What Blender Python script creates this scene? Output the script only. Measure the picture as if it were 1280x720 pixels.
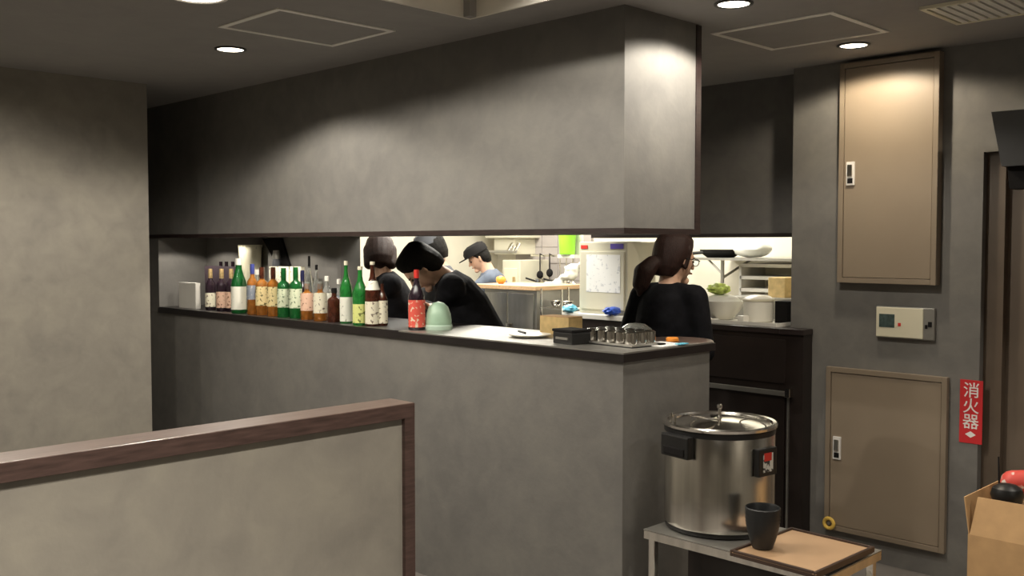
import bpy, bmesh, math, random
from mathutils import Vector, Matrix
random.seed(7)
PI = math.pi
R = math.radians
for o in list(bpy.data.objects): bpy.data.objects.remove(o)
SC = bpy.context.scene
COL = SC.collection

# ---------------------------------------------------------------- camera
EYE = 1.63; F = 1231.0; PITCH = math.atan(55.0 / F)
cam = bpy.data.cameras.new('camera'); camo = bpy.data.objects.new('camera', cam); COL.objects.link(camo)
cam.sensor_width = 36; cam.lens = 36 * F / 1280; cam.clip_start = .05
FW = Vector((math.cos(PITCH) * math.sqrt(.5), math.cos(PITCH) * math.sqrt(.5), -math.sin(PITCH)))
RT = Vector((math.sqrt(.5), -math.sqrt(.5), 0)); UP = RT.cross(FW)
camo.location = (0, 0, EYE)
camo.rotation_euler = Matrix((RT, UP, -FW)).transposed().to_euler()
SC.camera = camo
SC.view_settings.view_transform = 'Standard'; SC.view_settings.look = 'None'
SC.view_settings.gamma = 1; SC.view_settings.use_curve_mapping = False
SC.view_settings.exposure = 0.1
# ---------------------------------------------------------------- world
w = bpy.data.worlds.new('world'); SC.world = w; w.use_nodes = True
w.node_tree.nodes['Background'].inputs[0].default_value = (.5, .48, .45, 1)
w.node_tree.nodes['Background'].inputs[1].default_value = .05

# where things stand (metres).  X runs away to the right, Y away to the left
BARX, BARY = 3.08, 2.453          # near corner of the bar
SLAB_T, SLAB_B = 1.197, 1.158
SOF_B, CEIL = 1.671, 2.57
PWX = 4.84                        # wall with the cabinets

def area(name, loc, sx, sy, e, col, rot=(0, 0, 0)):
    l = bpy.data.lights.new(name, 'AREA'); l.shape = 'RECTANGLE'; l.size = sx; l.size_y = sy
    l.energy = e; l.color = col
    o = bpy.data.objects.new(name, l); o.location = loc; o.rotation_euler = rot; COL.objects.link(o); return o
KIT = (1, .96, .86)  # area lights added overhead, out of view, to light the kitchen
area('added_kitchen_light', (5.9, 4.1, 2.42), 1.2, .5, 34, KIT)
area('added_kitchen_light', (5.6, 5.7, 2.42), 1.2, .5, 40, KIT)
area('added_kitchen_light', (4.5, 5.7, 2.42), .5, 1.2, 26, KIT)
area('added_kitchen_light', (4.3, 4.75, 2.42), .9, .4, 40, KIT)  # added to brighten the front of the cream machine

def ray(px, py): return FW + RT * ((px - 640) / F) + UP * ((360 - py) / F)
E0 = Vector((0, 0, EYE))
def at_x(px, py, X): d = ray(px, py); return E0 + d * (X / d.x)
def at_y(px, py, Y): d = ray(px, py); return E0 + d * (Y / d.y)
def at_z(px, py, Z): d = ray(px, py); return E0 + d * ((Z - EYE) / d.z)
def at_d(px, py, D):
    d = ray(px, py); h = (d.x + d.y) * math.sqrt(.5); return E0 + d * (D / h)

# ---------------------------------------------------------------- materials
def _n(nt, t, **k):
    n = nt.nodes.new(t)
    for a, b in k.items(): setattr(n, a, b)
    return n
def mat(name, col, rough=.6, metal=0, var=.12, scale=6, bump=0, bscale=60, trans=0, emit=0, ecol=None, spec=.5, coat=0, stretch=None):
    m = bpy.data.materials.new(name); m.use_nodes = True; nt = m.node_tree; b = nt.nodes['Principled BSDF']
    tc = _n(nt, 'ShaderNodeTexCoord'); mp = _n(nt, 'ShaderNodeMapping'); nt.links.new(tc.outputs['Object'], mp.inputs[0])
    if stretch: mp.inputs['Scale'].default_value = stretch
    nz = _n(nt, 'ShaderNodeTexNoise'); nz.inputs['Scale'].default_value = scale; nz.inputs['Detail'].default_value = 5
    nt.links.new(mp.outputs[0], nz.inputs['Vector'])
    cr = _n(nt, 'ShaderNodeValToRGB'); cr.color_ramp.elements[0].position = .3; cr.color_ramp.elements[1].position = .7
    c0 = [max(0, c * (1 - var)) for c in col]; c1 = [min(1, c * (1 + var)) for c in col]
    cr.color_ramp.elements[0].color = (*c0, 1); cr.color_ramp.elements[1].color = (*c1, 1)
    nt.links.new(nz.outputs['Fac'], cr.inputs[0]); nt.links.new(cr.outputs[0], b.inputs['Base Color'])
    b.inputs['Roughness'].default_value = rough; b.inputs['Metallic'].default_value = metal
    b.inputs['Specular IOR Level'].default_value = spec; b.inputs['Coat Weight'].default_value = coat
    if trans: b.inputs['Transmission Weight'].default_value = trans; b.inputs['IOR'].default_value = 1.45
    if emit: b.inputs['Emission Color'].default_value = (*(ecol or col), 1); b.inputs['Emission Strength'].default_value = emit
    if bump:
        n2 = _n(nt, 'ShaderNodeTexNoise'); n2.inputs['Scale'].default_value = bscale; n2.inputs['Detail'].default_value = 6
        nt.links.new(mp.outputs[0], n2.inputs['Vector'])
        bp = _n(nt, 'ShaderNodeBump'); bp.inputs['Strength'].default_value = bump; bp.inputs['Distance'].default_value = .01
        nt.links.new(n2.outputs['Fac'], bp.inputs['Height']); nt.links.new(bp.outputs[0], b.inputs['Normal'])
    return m
def plaster(name, c, v=.13):
    """mortar-look wallcovering: broad trowelled clouds, smaller mottling, fine grain"""
    m = bpy.data.materials.new(name); m.use_nodes = True; nt = m.node_tree; b = nt.nodes['Principled BSDF']
    tc = _n(nt, 'ShaderNodeTexCoord')
    n1 = _n(nt, 'ShaderNodeTexNoise'); n1.inputs['Scale'].default_value = 3.4; n1.inputs['Detail'].default_value = 7; n1.inputs['Roughness'].default_value = .62; n1.inputs['Distortion'].default_value = .5
    n2 = _n(nt, 'ShaderNodeTexNoise'); n2.inputs['Scale'].default_value = 9; n2.inputs['Detail'].default_value = 6; n2.inputs['Distortion'].default_value = .8
    mx = _n(nt, 'ShaderNodeMix'); mx.inputs[0].default_value = .4
    nt.links.new(tc.outputs['Object'], n1.inputs['Vector']); nt.links.new(tc.outputs['Object'], n2.inputs['Vector'])
    nt.links.new(n1.outputs['Fac'], mx.inputs[2]); nt.links.new(n2.outputs['Fac'], mx.inputs[3])
    cr = _n(nt, 'ShaderNodeValToRGB'); e = cr.color_ramp.elements; e[0].position = .36; e[1].position = .64
    e[0].color = (c[0] * (1 - v), c[1] * (1 - v), c[2] * (1 - v * .9), 1); e[1].color = (c[0] * (1 + v), c[1] * (1 + v), c[2] * (1 + v * .8), 1)
    k = cr.color_ramp.elements.new(.5); k.color = (*c, 1)
    nt.links.new(mx.outputs[0], cr.inputs[0]); nt.links.new(cr.outputs[0], b.inputs['Base Color'])
    b.inputs['Roughness'].default_value = .7; b.inputs['Specular IOR Level'].default_value = .3
    n3 = _n(nt, 'ShaderNodeTexNoise'); n3.inputs['Scale'].default_value = 45; n3.inputs['Detail'].default_value = 5
    nt.links.new(tc.outputs['Object'], n3.inputs['Vector'])
    bp = _n(nt, 'ShaderNodeBump'); bp.inputs['Strength'].default_value = .12; bp.inputs['Distance'].default_value = .006
    nt.links.new(n3.outputs['Fac'], bp.inputs['Height']); nt.links.new(bp.outputs[0], b.inputs['Normal'])
    return m
def printed(name, base, ink, scale=40, thr=.56, rough=.5):
    """paper with blotches of print too small to read"""
    m = bpy.data.materials.new(name); m.use_nodes = True; nt = m.node_tree; b = nt.nodes['Principled BSDF']
    tc = _n(nt, 'ShaderNodeTexCoord'); nz = _n(nt, 'ShaderNodeTexNoise'); nz.inputs['Scale'].default_value = scale; nz.inputs['Detail'].default_value = 2
    nt.links.new(tc.outputs['Object'], nz.inputs['Vector'])
    cr = _n(nt, 'ShaderNodeValToRGB'); e = cr.color_ramp.elements; e[0].position = thr; e[1].position = thr + .05
    e[0].color = (*base, 1); e[1].color = (*ink, 1)
    nt.links.new(nz.outputs['Fac'], cr.inputs[0]); nt.links.new(cr.outputs[0], b.inputs['Base Color']); b.inputs['Roughness'].default_value = rough
    return m
M = dict(
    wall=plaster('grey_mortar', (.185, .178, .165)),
    wall_shaded=plaster('shaded_mortar', (.15, .145, .138)),  # same mortar, its colour darkened for the unlit header
    panelwall=plaster('partition_mortar', (.27, .250, .214), .14),
    ceil=plaster('ceiling_grey', (.30, .29, .28), .05),
    coffer=plaster('coffer_lit_grey', (.68, .65, .58), .08),  # paler than the ceiling: light inside the coffer is put into the colour
    floor=mat('floor_tile', (.17, .155, .14), .5, bump=.1, var=.12),
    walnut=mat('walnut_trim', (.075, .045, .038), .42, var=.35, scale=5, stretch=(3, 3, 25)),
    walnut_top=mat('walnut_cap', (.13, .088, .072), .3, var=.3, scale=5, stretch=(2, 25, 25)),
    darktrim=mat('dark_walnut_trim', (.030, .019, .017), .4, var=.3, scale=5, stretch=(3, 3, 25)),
    slab=mat('dark_slab', (.014, .011, .011), .35, var=.2),
    edge=mat('slab_edge_dark', (.025, .018, .017), .35),
    steel=mat('streak_painted_steel', (.80, .78, .73), .20, 1, var=.15, scale=1, stretch=(28, 28, .3)),  # vertical reflection streaks of the cooker are painted into the colour
    chrome=mat('polished_steel', (.78, .76, .72), .12, 1, var=.03),
    steel_dull=mat('dull_steel', (.42, .41, .38), .4, .85, var=.1),
    taupe=mat('taupe_steel_paint', (.27, .215, .155), .5, .0, var=.03, bump=.02),
    taupe_f=mat('taupe_frame_paint', (.25, .20, .145), .45, .0, var=.04),
    brown_door=mat('brown_door_paint', (.15, .115, .085), .5, var=.05),
    black=mat('black_plastic', (.012, .012, .012), .38, var=.2),
    blackmatte=mat('black_matte', (.012, .011, .011), .8, spec=.15, var=.2),
    cabinet=mat('dark_brown_laminate', (.018, .012, .010), .42, var=.2),
    white=mat('white_plastic', (.78, .76, .70), .4, var=.03),
    cream=mat('cream_plastic', (.72, .68, .52), .4, var=.03),
    kwall=mat('kitchen_wall_white', (.70, .66, .55), .45, var=.04),
    kwall2=mat('kitchen_wall_mauve', (.42, .38, .36), .45, var=.05),
    kpan=mat('cream_enamel', (.62, .59, .47), .4, var=.04),
    lcd=mat('lcd_glass', (.06, .09, .085), .12, var=.3, scale=60),
    red=mat('red_sticker', (.62, .03, .035), .45, var=.04),
    redp=mat('red_plastic', (.65, .04, .03), .4, var=.1),
    whitep=mat('white_print', (.85, .83, .80), .5, var=.01),
    paper=printed('printed_sheet', (.88, .88, .86), (.66, .67, .68), 40, .60),
    green=mat('lime_plastic', (.32, .78, .04), .4, var=.1),
    blue=mat('blue_plastic', (.03, .10, .55), .3, var=.4, scale=40),
    cyan=mat('light_blue_plastic', (.15, .55, .75), .35, var=.1),
    purple=mat('purple_print', (.12, .08, .45), .5, var=.2),
    orange=mat('orange_plastic', (.85, .30, .04), .4, var=.1),
    card=mat('cardboard', (.55, .34, .16), .75, var=.10, scale=12, bump=.05),
    card2=mat('pale_cardboard', (.62, .45, .20), .7, var=.15, scale=25),
    cardin=mat('cardboard_inside', (.40, .27, .14), .8, var=.1),
    tan=mat('tan_tray', (.42, .27, .155), .42, var=.05),
    rim=mat('dark_tray_rim', (.05, .03, .022), .3),
    cup=mat('black_ceramic', (.014, .015, .016), .42, var=.3, bump=.1),
    yellow=mat('yellow_rubber', (.75, .50, .10), .5),
    mint=mat('mint_plastic', (.42, .62, .46), .35, var=.06, trans=.2),
    gglass=mat('green_glass', (.015, .15, .035), .08, var=.2, trans=.45, scale=30),
    gglass2=mat('bright_green_glass', (.03, .26, .05), .08, var=.3, trans=.45, scale=30),
    amber=mat('amber_liquor_glass', (.42, .16, .03), .08, var=.35, trans=.5, scale=30),
    brownglass=mat('brown_glass', (.075, .022, .012), .1, var=.4, trans=.25, scale=30),
    darkglass=mat('dark_plum_glass', (.025, .015, .022), .1, var=.4, trans=.1, scale=30),
    clear=mat('clear_glass', (.82, .84, .80), .05, var=.05, trans=.85),
    gold=mat('gold_foil', (.62, .45, .22), .35, .6, var=.3, scale=60),
    l_cream=printed('label_cream', (.78, .74, .58), (.20, .16, .12), 60, .6),
    l_white=printed('label_white', (.80, .80, .70), (.45, .45, .38), 60, .64),
    l_yellow=printed('label_yellow', (.80, .66, .34), (.15, .13, .05), 60, .57),
    l_peach=printed('label_peach', (.78, .52, .38), (.22, .10, .06), 60, .6),
    l_lime=printed('label_lime', (.68, .72, .25), (.15, .18, .04), 60, .58),
    l_pale=printed('label_pale_green', (.66, .72, .52), (.15, .22, .12), 60, .57),
    l_blue=printed('label_slate', (.22, .25, .30), (.50, .50, .50), 60, .6),
    l_red=printed('label_red', (.70, .10, .07), (.75, .60, .45), 50, .58),
    skin=mat('skin', (.62, .38, .26), .5, var=.06, scale=15),
    hair_black=mat('black_hair', (.008, .007, .006), .6, spec=.18, var=.5, scale=30, stretch=(8, 8, 1), bump=.4, bscale=60),
    hair_brown=mat('dark_brown_hair', (.028, .013, .010), .5, spec=.25, var=.5, scale=30, stretch=(8, 8, 1), bump=.4, bscale=60),
    knit=mat('black_knit', (.008, .008, .010), .9, spec=.15, var=.35, scale=20, bump=.4, bscale=25),
    greyshirt=mat('charcoal_shirt', (.055, .058, .065), .85, var=.25, scale=12, bump=.3, bscale=20),
    blueshirt=mat('slate_blue_shirt', (.10, .12, .16), .85, var=.25, scale=12, bump=.3, bscale=20),
    trousers=mat('black_trousers', (.012, .012, .014), .9, spec=.2),
    lip=mat('lip_skin', (.42, .16, .13), .5), eyew=mat('eye_dark', (.03, .02, .015), .2),
    lampglow=mat('lamp_diffuser', (1, .93, .8), .5, emit=9, ecol=(1, .90, .72)),
    ring=mat('lamp_ring', (.75, .73, .70), .4, var=.02), darkring=mat('lamp_ring_dark', (.05, .05, .05), .4),
    line=mat('hatch_aluminium', (.85, .83, .78), .5, 0, var=.04),
    leaf=mat('lettuce', (.50, .62, .14), .5, var=.4, scale=30, bump=.5), plate=mat('white_ceramic', (.80, .78, .70), .25, var=.03),
    wood=mat('pale_wood', (.55, .36, .20), .5, var=.15, stretch=(1, 12, 12)), bag=mat('white_film', (.78, .78, .72), .35, var=.06, trans=.15, bump=.4, bscale=14),
)

for _k in ('steel', 'chrome'):
    _nt = M[_k].node_tree; _t = _nt.nodes.new('ShaderNodeTangent'); _t.direction_type = 'RADIAL'; _t.axis = 'Z'
    _b = _nt.nodes['Principled BSDF']; _nt.links.new(_t.outputs[0], _b.inputs['Tangent']); _b.inputs['Anisotropic'].default_value = .8
# ---------------------------------------------------------------- mesh helpers
class MB:
    def __init__(s): s.b = bmesh.new()
    def quad(s, pts): s.b.faces.new([s.b.verts.new(p) for p in pts]); return s
    def box(s, x0, x1, y0, y1, z0, z1, bev=0):
        r = bmesh.ops.create_cube(s.b, size=1)
        for v in r['verts']:
            v.co = Vector(((x0 + x1) / 2 + v.co.x * (x1 - x0), (y0 + y1) / 2 + v.co.y * (y1 - y0), (z0 + z1) / 2 + v.co.z * (z1 - z0)))
        if bev:
            es = list({e for v in r['verts'] for e in v.link_edges})
            bmesh.ops.bevel(s.b, geom=es, offset=bev, segments=2, affect='EDGES', profile=.6)
        return s
    def lathe(s, prof, c=(0, 0, 0), n=20, cap=True, sx=1, sy=1):
        c = Vector(c); rings = []
        for r, z in prof:
            rings.append([s.b.verts.new(c + Vector((r * sx * math.cos(2 * PI * k / n), r * sy * math.sin(2 * PI * k / n), z))) for k in range(n)])
        for a, b in zip(rings, rings[1:]):
            for k in range(n):
                s.b.faces.new((a[k], a[(k + 1) % n], b[(k + 1) % n], b[k]))
        if cap: s.b.faces.new(rings[0][::-1]); s.b.faces.new(rings[-1])
        return s
    def arc(s, r, z0, z1, a0, a1, n=9, t=.0012):
        """a curved label wrapped on a bottle"""
        vs = []
        for k in range(n):
            a = a0 + (a1 - a0) * k / (n - 1)
            vs.append([s.b.verts.new((q * math.cos(a), q * math.sin(a), z)) for q, z in ((r, z0), (r, z1), (r + t, z1), (r + t, z0))])
        for a, b in zip(vs, vs[1:]):
            for k in range(4): s.b.faces.new((a[k], b[k], b[(k + 1) % 4], a[(k + 1) % 4]))
        s.b.faces.new(vs[0]); s.b.faces.new(vs[-1][::-1]); return s
    def tube(s, pts, r, n=8, closed=False, radii=None):
        pts = [Vector(p) for p in pts]; N = len(pts); rings = []; prev = None
        for i, p in enumerate(pts):
            if closed: t = pts[(i + 1) % N] - pts[i - 1]
            else: t = pts[min(i + 1, N - 1)] - pts[max(i - 1, 0)]
            t.normalize()
            a = prev if prev is not None else (Vector((0, 0, 1)) if abs(t.z) < .9 else Vector((1, 0, 0)))
            u = (a - t * a.dot(t)).normalized(); v = t.cross(u); prev = u
            rr = radii[i] if radii else r
            rings.append([s.b.verts.new(p + (u * math.cos(2 * PI * k / n) + v * math.sin(2 * PI * k / n)) * rr) for k in range(n)])
        prs = list(zip(rings, rings[1:])) + ([(rings[-1], rings[0])] if closed else [])
        for a, b in prs:
            for k in range(n): s.b.faces.new((a[k], a[(k + 1) % n], b[(k + 1) % n], b[k]))
        if not closed: s.b.faces.new(rings[0][::-1]); s.b.faces.new(rings[-1])
        return s
    def capsule(s, p0, r0, p1, r1, n=12):
        p0, p1 = Vector(p0), Vector(p1); d = (p1 - p0)
        if d.length < 1e-5: d = Vector((0, 0, 1e-4))
        L = d.length; t = d.normalized(); pts = []; rad = []
        for a in (80, 50, 25): pts.append(p0 - t * r0 * math.sin(R(a))); rad.append(r0 * math.cos(R(a)))
        pts += [p0, p1]; rad += [r0, r1]
        for a in (25, 50, 80): pts.append(p1 + t * r1 * math.sin(R(a))); rad.append(r1 * math.cos(R(a)))
        return s.tube(pts, 0, n, radii=rad)
    def loft(s, rings):
        """rings: list of (centre, axisU, axisV, ru, rv)"""
        n = 18; rr = []
        for c, u, v, ru, rv in rings:
            rr.append([s.b.verts.new(Vector(c) + u * math.cos(2 * PI * k / n) * ru + v * math.sin(2 * PI * k / n) * rv) for k in range(n)])
        for a, b in zip(rr, rr[1:]):
            for k in range(n): s.b.faces.new((a[k], a[(k + 1) % n], b[(k + 1) % n], b[k]))
        s.b.faces.new(rr[0][::-1]); s.b.faces.new(rr[-1]); return s
    def ball(s, c, r, sc=(1, 1, 1), sub=2, jit=0):
        rr = bmesh.ops.create_icosphere(s.b, subdivisions=sub, radius=r)
        for v in rr['verts']:
            k = 1 + random.uniform(-jit, jit)
            v.co = Vector(c) + Vector((v.co.x * sc[0] * k, v.co.y * sc[1] * k, v.co.z * sc[2] * k))
        return s
    def build(s, name, m, parent=None, smooth=True, loc=None):
        bmesh.ops.recalc_face_normals(s.b, faces=s.b.faces)
        me = bpy.data.meshes.new(name); s.b.to_mesh(me); s.b.free(); me.materials.append(m)
        if smooth:
            for p in me.polygons: p.use_smooth = True
            try: me.set_sharp_from_angle(angle=R(38))
            except Exception: pass
        o = bpy.data.objects.new(name, me); COL.objects.link(o)
        if parent is not None: o.parent = parent
        if loc is not None: o.location = loc
        return o
def B(*a, **k): return MB().box(*a, **k)
def thing(name, label, cat, loc=(0, 0, 0), rz=0, group=None):
    o = bpy.data.objects.new(name, None); COL.objects.link(o); o.location = loc; o.rotation_euler = (0, 0, rz)
    o.empty_display_size = .05; o['label'] = label; o['category'] = cat
    if group: o['group'] = group
    return o
def tag(o, label, cat, group=None):
    o['label'] = label; o['category'] = cat
    if group: o['group'] = group
    return o
def struct(name, mb, m, **k):
    o = mb.build(name, m, smooth=False, **k); o['kind'] = 'structure'; return o
def dup(root, loc, label, rz=None, group=None):
    r = root.copy(); COL.objects.link(r); r.location = loc; r['label'] = label
    if rz is not None: r.rotation_euler = (0, 0, rz)
    if group: r['group'] = group
    for ch in list(root.children):
        c = ch.copy(); COL.objects.link(c); c.parent = r
        for g in ch.children:
            d = g.copy(); COL.objects.link(d); d.parent = c
    return r
def remesh(o, vox, smooth=5):
    m = o.modifiers.new('r', 'REMESH'); m.mode = 'VOXEL'; m.voxel_size = vox
    s = o.modifiers.new('s', 'SMOOTH'); s.iterations = smooth; s.factor = .5
    dg = bpy.context.evaluated_depsgraph_get(); dg.update()
    me = bpy.data.meshes.new_from_object(o.evaluated_get(dg))
    o.modifiers.clear(); old = o.data; o.data = me
    if not me.materials: me.materials.append(old.materials[0])
    for p in me.polygons: p.use_smooth = True
    return o

# ================================================================ SETTING
struct('floor', B(-2.6, 7.1, -2.6, 7.3, -.1, 0), M['floor'])
_c = at_z(588, 25, CEIL); RX, RY = _c.x, _c.y    # far corner of the raised ceiling coffer
c = MB(); c.box(RX, 7.1, -2.6, 7.3, CEIL, CEIL + .3); c.box(-2.6, RX, RY, 7.3, CEIL, CEIL + .3)
c.box(-2.6, -.6, -2.6, RY, CEIL, CEIL + .3); c.box(-.6, RX, -2.6, -.6, CEIL, CEIL + .3)
struct('ceiling', c, M['ceil'])
struct('ceiling_coffer', B(-.6, RX, -.6, RY, CEIL + .24, CEIL + .30), M['coffer'])
t = MB(); t.box(-.6, RX - .001, RY - .012, RY - .0005, CEIL + .001, CEIL + .24); t.box(RX - .012, RX - .0005, -.6, RY - .012, CEIL + .001, CEIL + .24)
struct('trim_1', t, M['coffer'])
struct('trim_2', B(RX - .05, RX - .012, RY - .05, RY - .012, CEIL + .002, CEIL + .24), M['ceil'])

struct('wall_left', B(-2.6, 2.61, 5.65, 7.3, 0, CEIL), M['panelwall'])
struct('wall_behind', B(-2.6, 4.84, -2.7, -2.6, 0, CEIL), M['panelwall'])
struct('wall_near', B(-2.7, -2.6, -2.6, 7.3, 0, CEIL), M['panelwall'])
# bar block and the soffit over it
YE = 7.3
struct('wall_bar', MB().box(BARX, 3.585, BARY + .12, YE, 0, SLAB_B - .001).box(BARX, 3.69, BARY, BARY + .12, 0, SLAB_B - .001), M['wall'])
struct('wall_soffit', B(BARX, 3.585, BARY, YE, SOF_B + .002, CEIL), M['wall'])
struct('wall_niche_end', B(BARX + .002, 3.585, 6.53, YE, SLAB_B, SOF_B + .002), M['wall'])
struct('wall_niche_back', B(3.44, 3.585, 4.89, 6.53, SLAB_T, SOF_B + .002), M['wall'])
struct('wall_recess', B(2.61, BARX, 7.0, 7.3, 0, CEIL), M['wall'])
t = MB(); t.box(BARX - .008, 3.60, BARY - .008, BARY + .02, SOF_B, SOF_B + .023); t.box(BARX - .008, BARX + .02, BARY + .02, YE - .3, SOF_B, SOF_B + .023)
struct('trim_3', t, M['darktrim'])
struct('trim_4', B(3.565, 3.60, BARY - .006, BARY + .2, SOF_B + .023, CEIL - .005), M['darktrim'])
# counter slab: dark front edge, steel nosing
s = thing('bar_counter_top', 'long dark counter slab with a bright steel front edge on top of the grey bar', 'counter', (BARX, BARY, SLAB_T))
MB().box(-.012, .52, .16, 4.07, -.039, -.006).box(-.012, .64, -.012, .16, -.039, -.006).build('slab', M['slab'], s, smooth=False)
MB().box(-.010, .51, .16, 1.42, -.006, 0).box(-.010, .62, -.010, .16, -.006, 0).build('steel_top', M['steel_dull'], s, smooth=False)
B(-.010, .51, 1.42, 4.06, -.006, 0).build('dark_top', M['slab'], s, smooth=False)
MB().lathe([(.155, -.036), (.16, -.03), (.16, -.004), (.155, .001)], (.58, .15, 0), 28).build('rounded_end', M['walnut_top'], s)
# walls on the right
struct('wall_right', B(PWX, 5.3, 1.715, 2.70, 0, CEIL), M['wall'])
struct('wall_door_head', B(PWX, 5.3, .75, 1.715, 2.06, CEIL), M['wall'])
struct('wall_right_far', B(PWX, 5.3, -2.6, .75, 0, CEIL), M['wall'])
struct('wall_header', B(5.0, 5.1, 2.70, 4.24, SOF_B + .02, CEIL), M['wall_shaded'])
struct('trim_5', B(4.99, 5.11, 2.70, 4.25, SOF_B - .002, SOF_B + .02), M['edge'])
struct('wall_light_block', B(3.585, 5.1, 4.25, 4.32, SOF_B + .25, CEIL), M['wall_shaded'])  # unseen drop wall added to keep kitchen light off the header
# kitchen shell
struct('wall_kitchen_back', B(6.7, 6.8, 2.6, 7.0, 0, CEIL - .06), M['kwall'])
struct('wall_kitchen_left', B(3.585, 6.8, 6.9, 7.0, 0, CEIL - .06), M['kwall'])
struct('wall_kitchen_right', B(5.3, 6.8, 2.6, 2.7, 0, CEIL - .06), M['kwall'])
k = MB(); k.box(3.585, 5.1, 4.32, 6.9, CEIL - .07, CEIL - .01); k.box(5.1, 6.7, 2.7, 6.9, CEIL - .07, CEIL - .01)
struct('ceiling_kitchen', k, M['kwall'])
# tiles on the kitchen wall, mauve-grey
pa, pb = at_x(646, 300, 6.69), at_x(720, 300, 6.69)
tw = struct('wall_kitchen_tiles', B(6.675, 6.699, pb.y - .2, pa.y, .9, 2.2), M['kwall2'])
n = 0
for i in range(7):
    for j in range(4):
        a = pb.y - .2 + i * .2; z = 1.3 + j * .15
        if a + .2 <= pa.y + .01: B(6.668, 6.676, a + .004, a + .196, z + .004, z + .146).build('tile', M['kwall2'], tw, smooth=False)

# ---------------------------------------------------------------- door in its recess
d = MB(); d.box(4.93, 4.97, .76, 1.63, 0, 2.0)
dr = struct('door_1', d, M['brown_door'])
f = MB(); f.box(4.885, 4.97, 1.63, 1.714, 0, 2.058); f.box(4.885, 4.97, .751, 1.63, 2.0, 2.058)
f.build('door_frame', mat('brown_frame_paint', (.12, .09, .065), .45), dr, smooth=False)
MB().tube([(4.93, .85, .95), (4.89, .85, .95), (4.89, .97, .95)], .01).build('door_handle', M['chrome'], dr)

# ================================================================ FOREGROUND PARTITION
pt = at_z(518, 503, 1.20); PX, PY = pt.x, pt.y
pr = thing('low_partition', 'low grey partition framed in dark walnut wood in the foreground', 'partition', (PX, PY, 0))
B(-2.2, -.034, .012, .095, 0, 1.165).build('panel', M['panelwall'], pr, smooth=False)
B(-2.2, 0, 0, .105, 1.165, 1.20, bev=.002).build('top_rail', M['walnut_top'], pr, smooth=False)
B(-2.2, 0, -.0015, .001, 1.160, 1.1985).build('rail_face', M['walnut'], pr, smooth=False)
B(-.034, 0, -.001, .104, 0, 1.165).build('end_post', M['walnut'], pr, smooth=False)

# ================================================================ CEILING FITTINGS
def spot(loc, e, size, blend, parent, col=(1, .92, .80), rad=.03, tilt=None):
    l = bpy.data.lights.new('bulb', 'SPOT'); l.energy = e; l.spot_size = R(size); l.spot_blend = blend; l.color = col; l.shadow_soft_size = rad
    o = bpy.data.objects.new('bulb', l); o.location = loc; COL.objects.link(o); o.parent = parent
    if tilt: o.rotation_euler = tilt
def downlight(x, y, label, e, size=140, blend=.35, r=.062, z=CEIL, dark=True, **k):
    t = thing('downlight', label, 'downlight', (x, y, z), group='round recessed downlights')
    MB().lathe([(r * .98, -.001), (r * 1.22, -.001), (r * 1.22, -.006), (r * 1.05, -.008), (r * .98, -.004)], n=32, cap=False).build('trim_ring', M['darkring' if dark else 'ring'], t)
    MB().lathe([(r, -.001), (r, -.003), (r * .8, -.0045), (.001, -.005)], n=32).build('lens', M['lampglow'], t)
    spot((0, 0, -.02), e, size, blend, t, **k)
    return t
p = at_z(288, 61, CEIL); downlight(p.x, p.y, 'small lit downlight beside the left ceiling hatch', 42, 142, .3)
p = at_z(246, -6, CEIL); downlight(p.x, p.y, 'large warm lit downlight cut by the top edge, near the left wall', 60, 163, .15, r=.095, dark=False)
p = at_z(917, 4, CEIL); downlight(p.x, p.y, 'lit downlight in a dark ring at the top, in front of the soffit end', 44, 150, .25)
p = at_z(1067, 56, CEIL); downlight(p.x, p.y, 'lit downlight right above the tall taupe wall cabinet', 27, 158, .25, col=(1, .86, .66))
# out-of-view downlights: coffer-edge and right-wall ones inferred, the rest added to light walls
for x, y, z, e, sz in ((2.56, 2.3, CEIL + .235, 38, 150), (2.56, 1.0, CEIL + .235, 24, 150), (1.9, 2.75, CEIL + .235, 34, 150), (1.0, .9, CEIL + .235, 150, 100), (0.1, .7, CEIL + .235, 130, 98),
                   (4.43, .9, CEIL, 24, 150), (3.5, -.4, CEIL, 30, 120), (1.35, 4.85, CEIL, 24, 165), (1.3, 3.85, CEIL, 62, 166), (-1.4, 4.4, CEIL, 80, 163), (1.8, -1.8, CEIL, 90, 155), (-1.6, -.8, CEIL, 40, 150)):
    downlight(x, y, 'out-of-view downlight added to light the dining room', e, sz, .4, z=z)

# small spots let into the underside of the soffit above the bottles; their cones leave the bright diagonals on the niche end
for i, (y_, e_) in enumerate(((6.22, 6.5), (5.75, 6.5), (5.25, 6.5), (4.72, 5))):
    t = thing('shelf_spot', ('small spot in the soffit underside over the left bottles', 'small spot in the soffit underside over the amber bottles', 'small spot in the soffit underside over the short brown bottle', 'small spot in the soffit underside over the tall green bottles')[i], 'spotlight', (3.14, y_, SOF_B + .0015), group='shelf spots')
    MB().lathe([(.016, -.0005), (.024, -.0005), (.024, -.004), (.016, -.003)], n=20, cap=False).build('trim_ring', M['darkring'], t)
    MB().lathe([(.016, -.0005), (.015, -.002), (.001, -.0025)], n=20).build('lens', M['lampglow'], t)
    spot((0, 0, -.008), e_, 150, .2, t, rad=.012)

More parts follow.
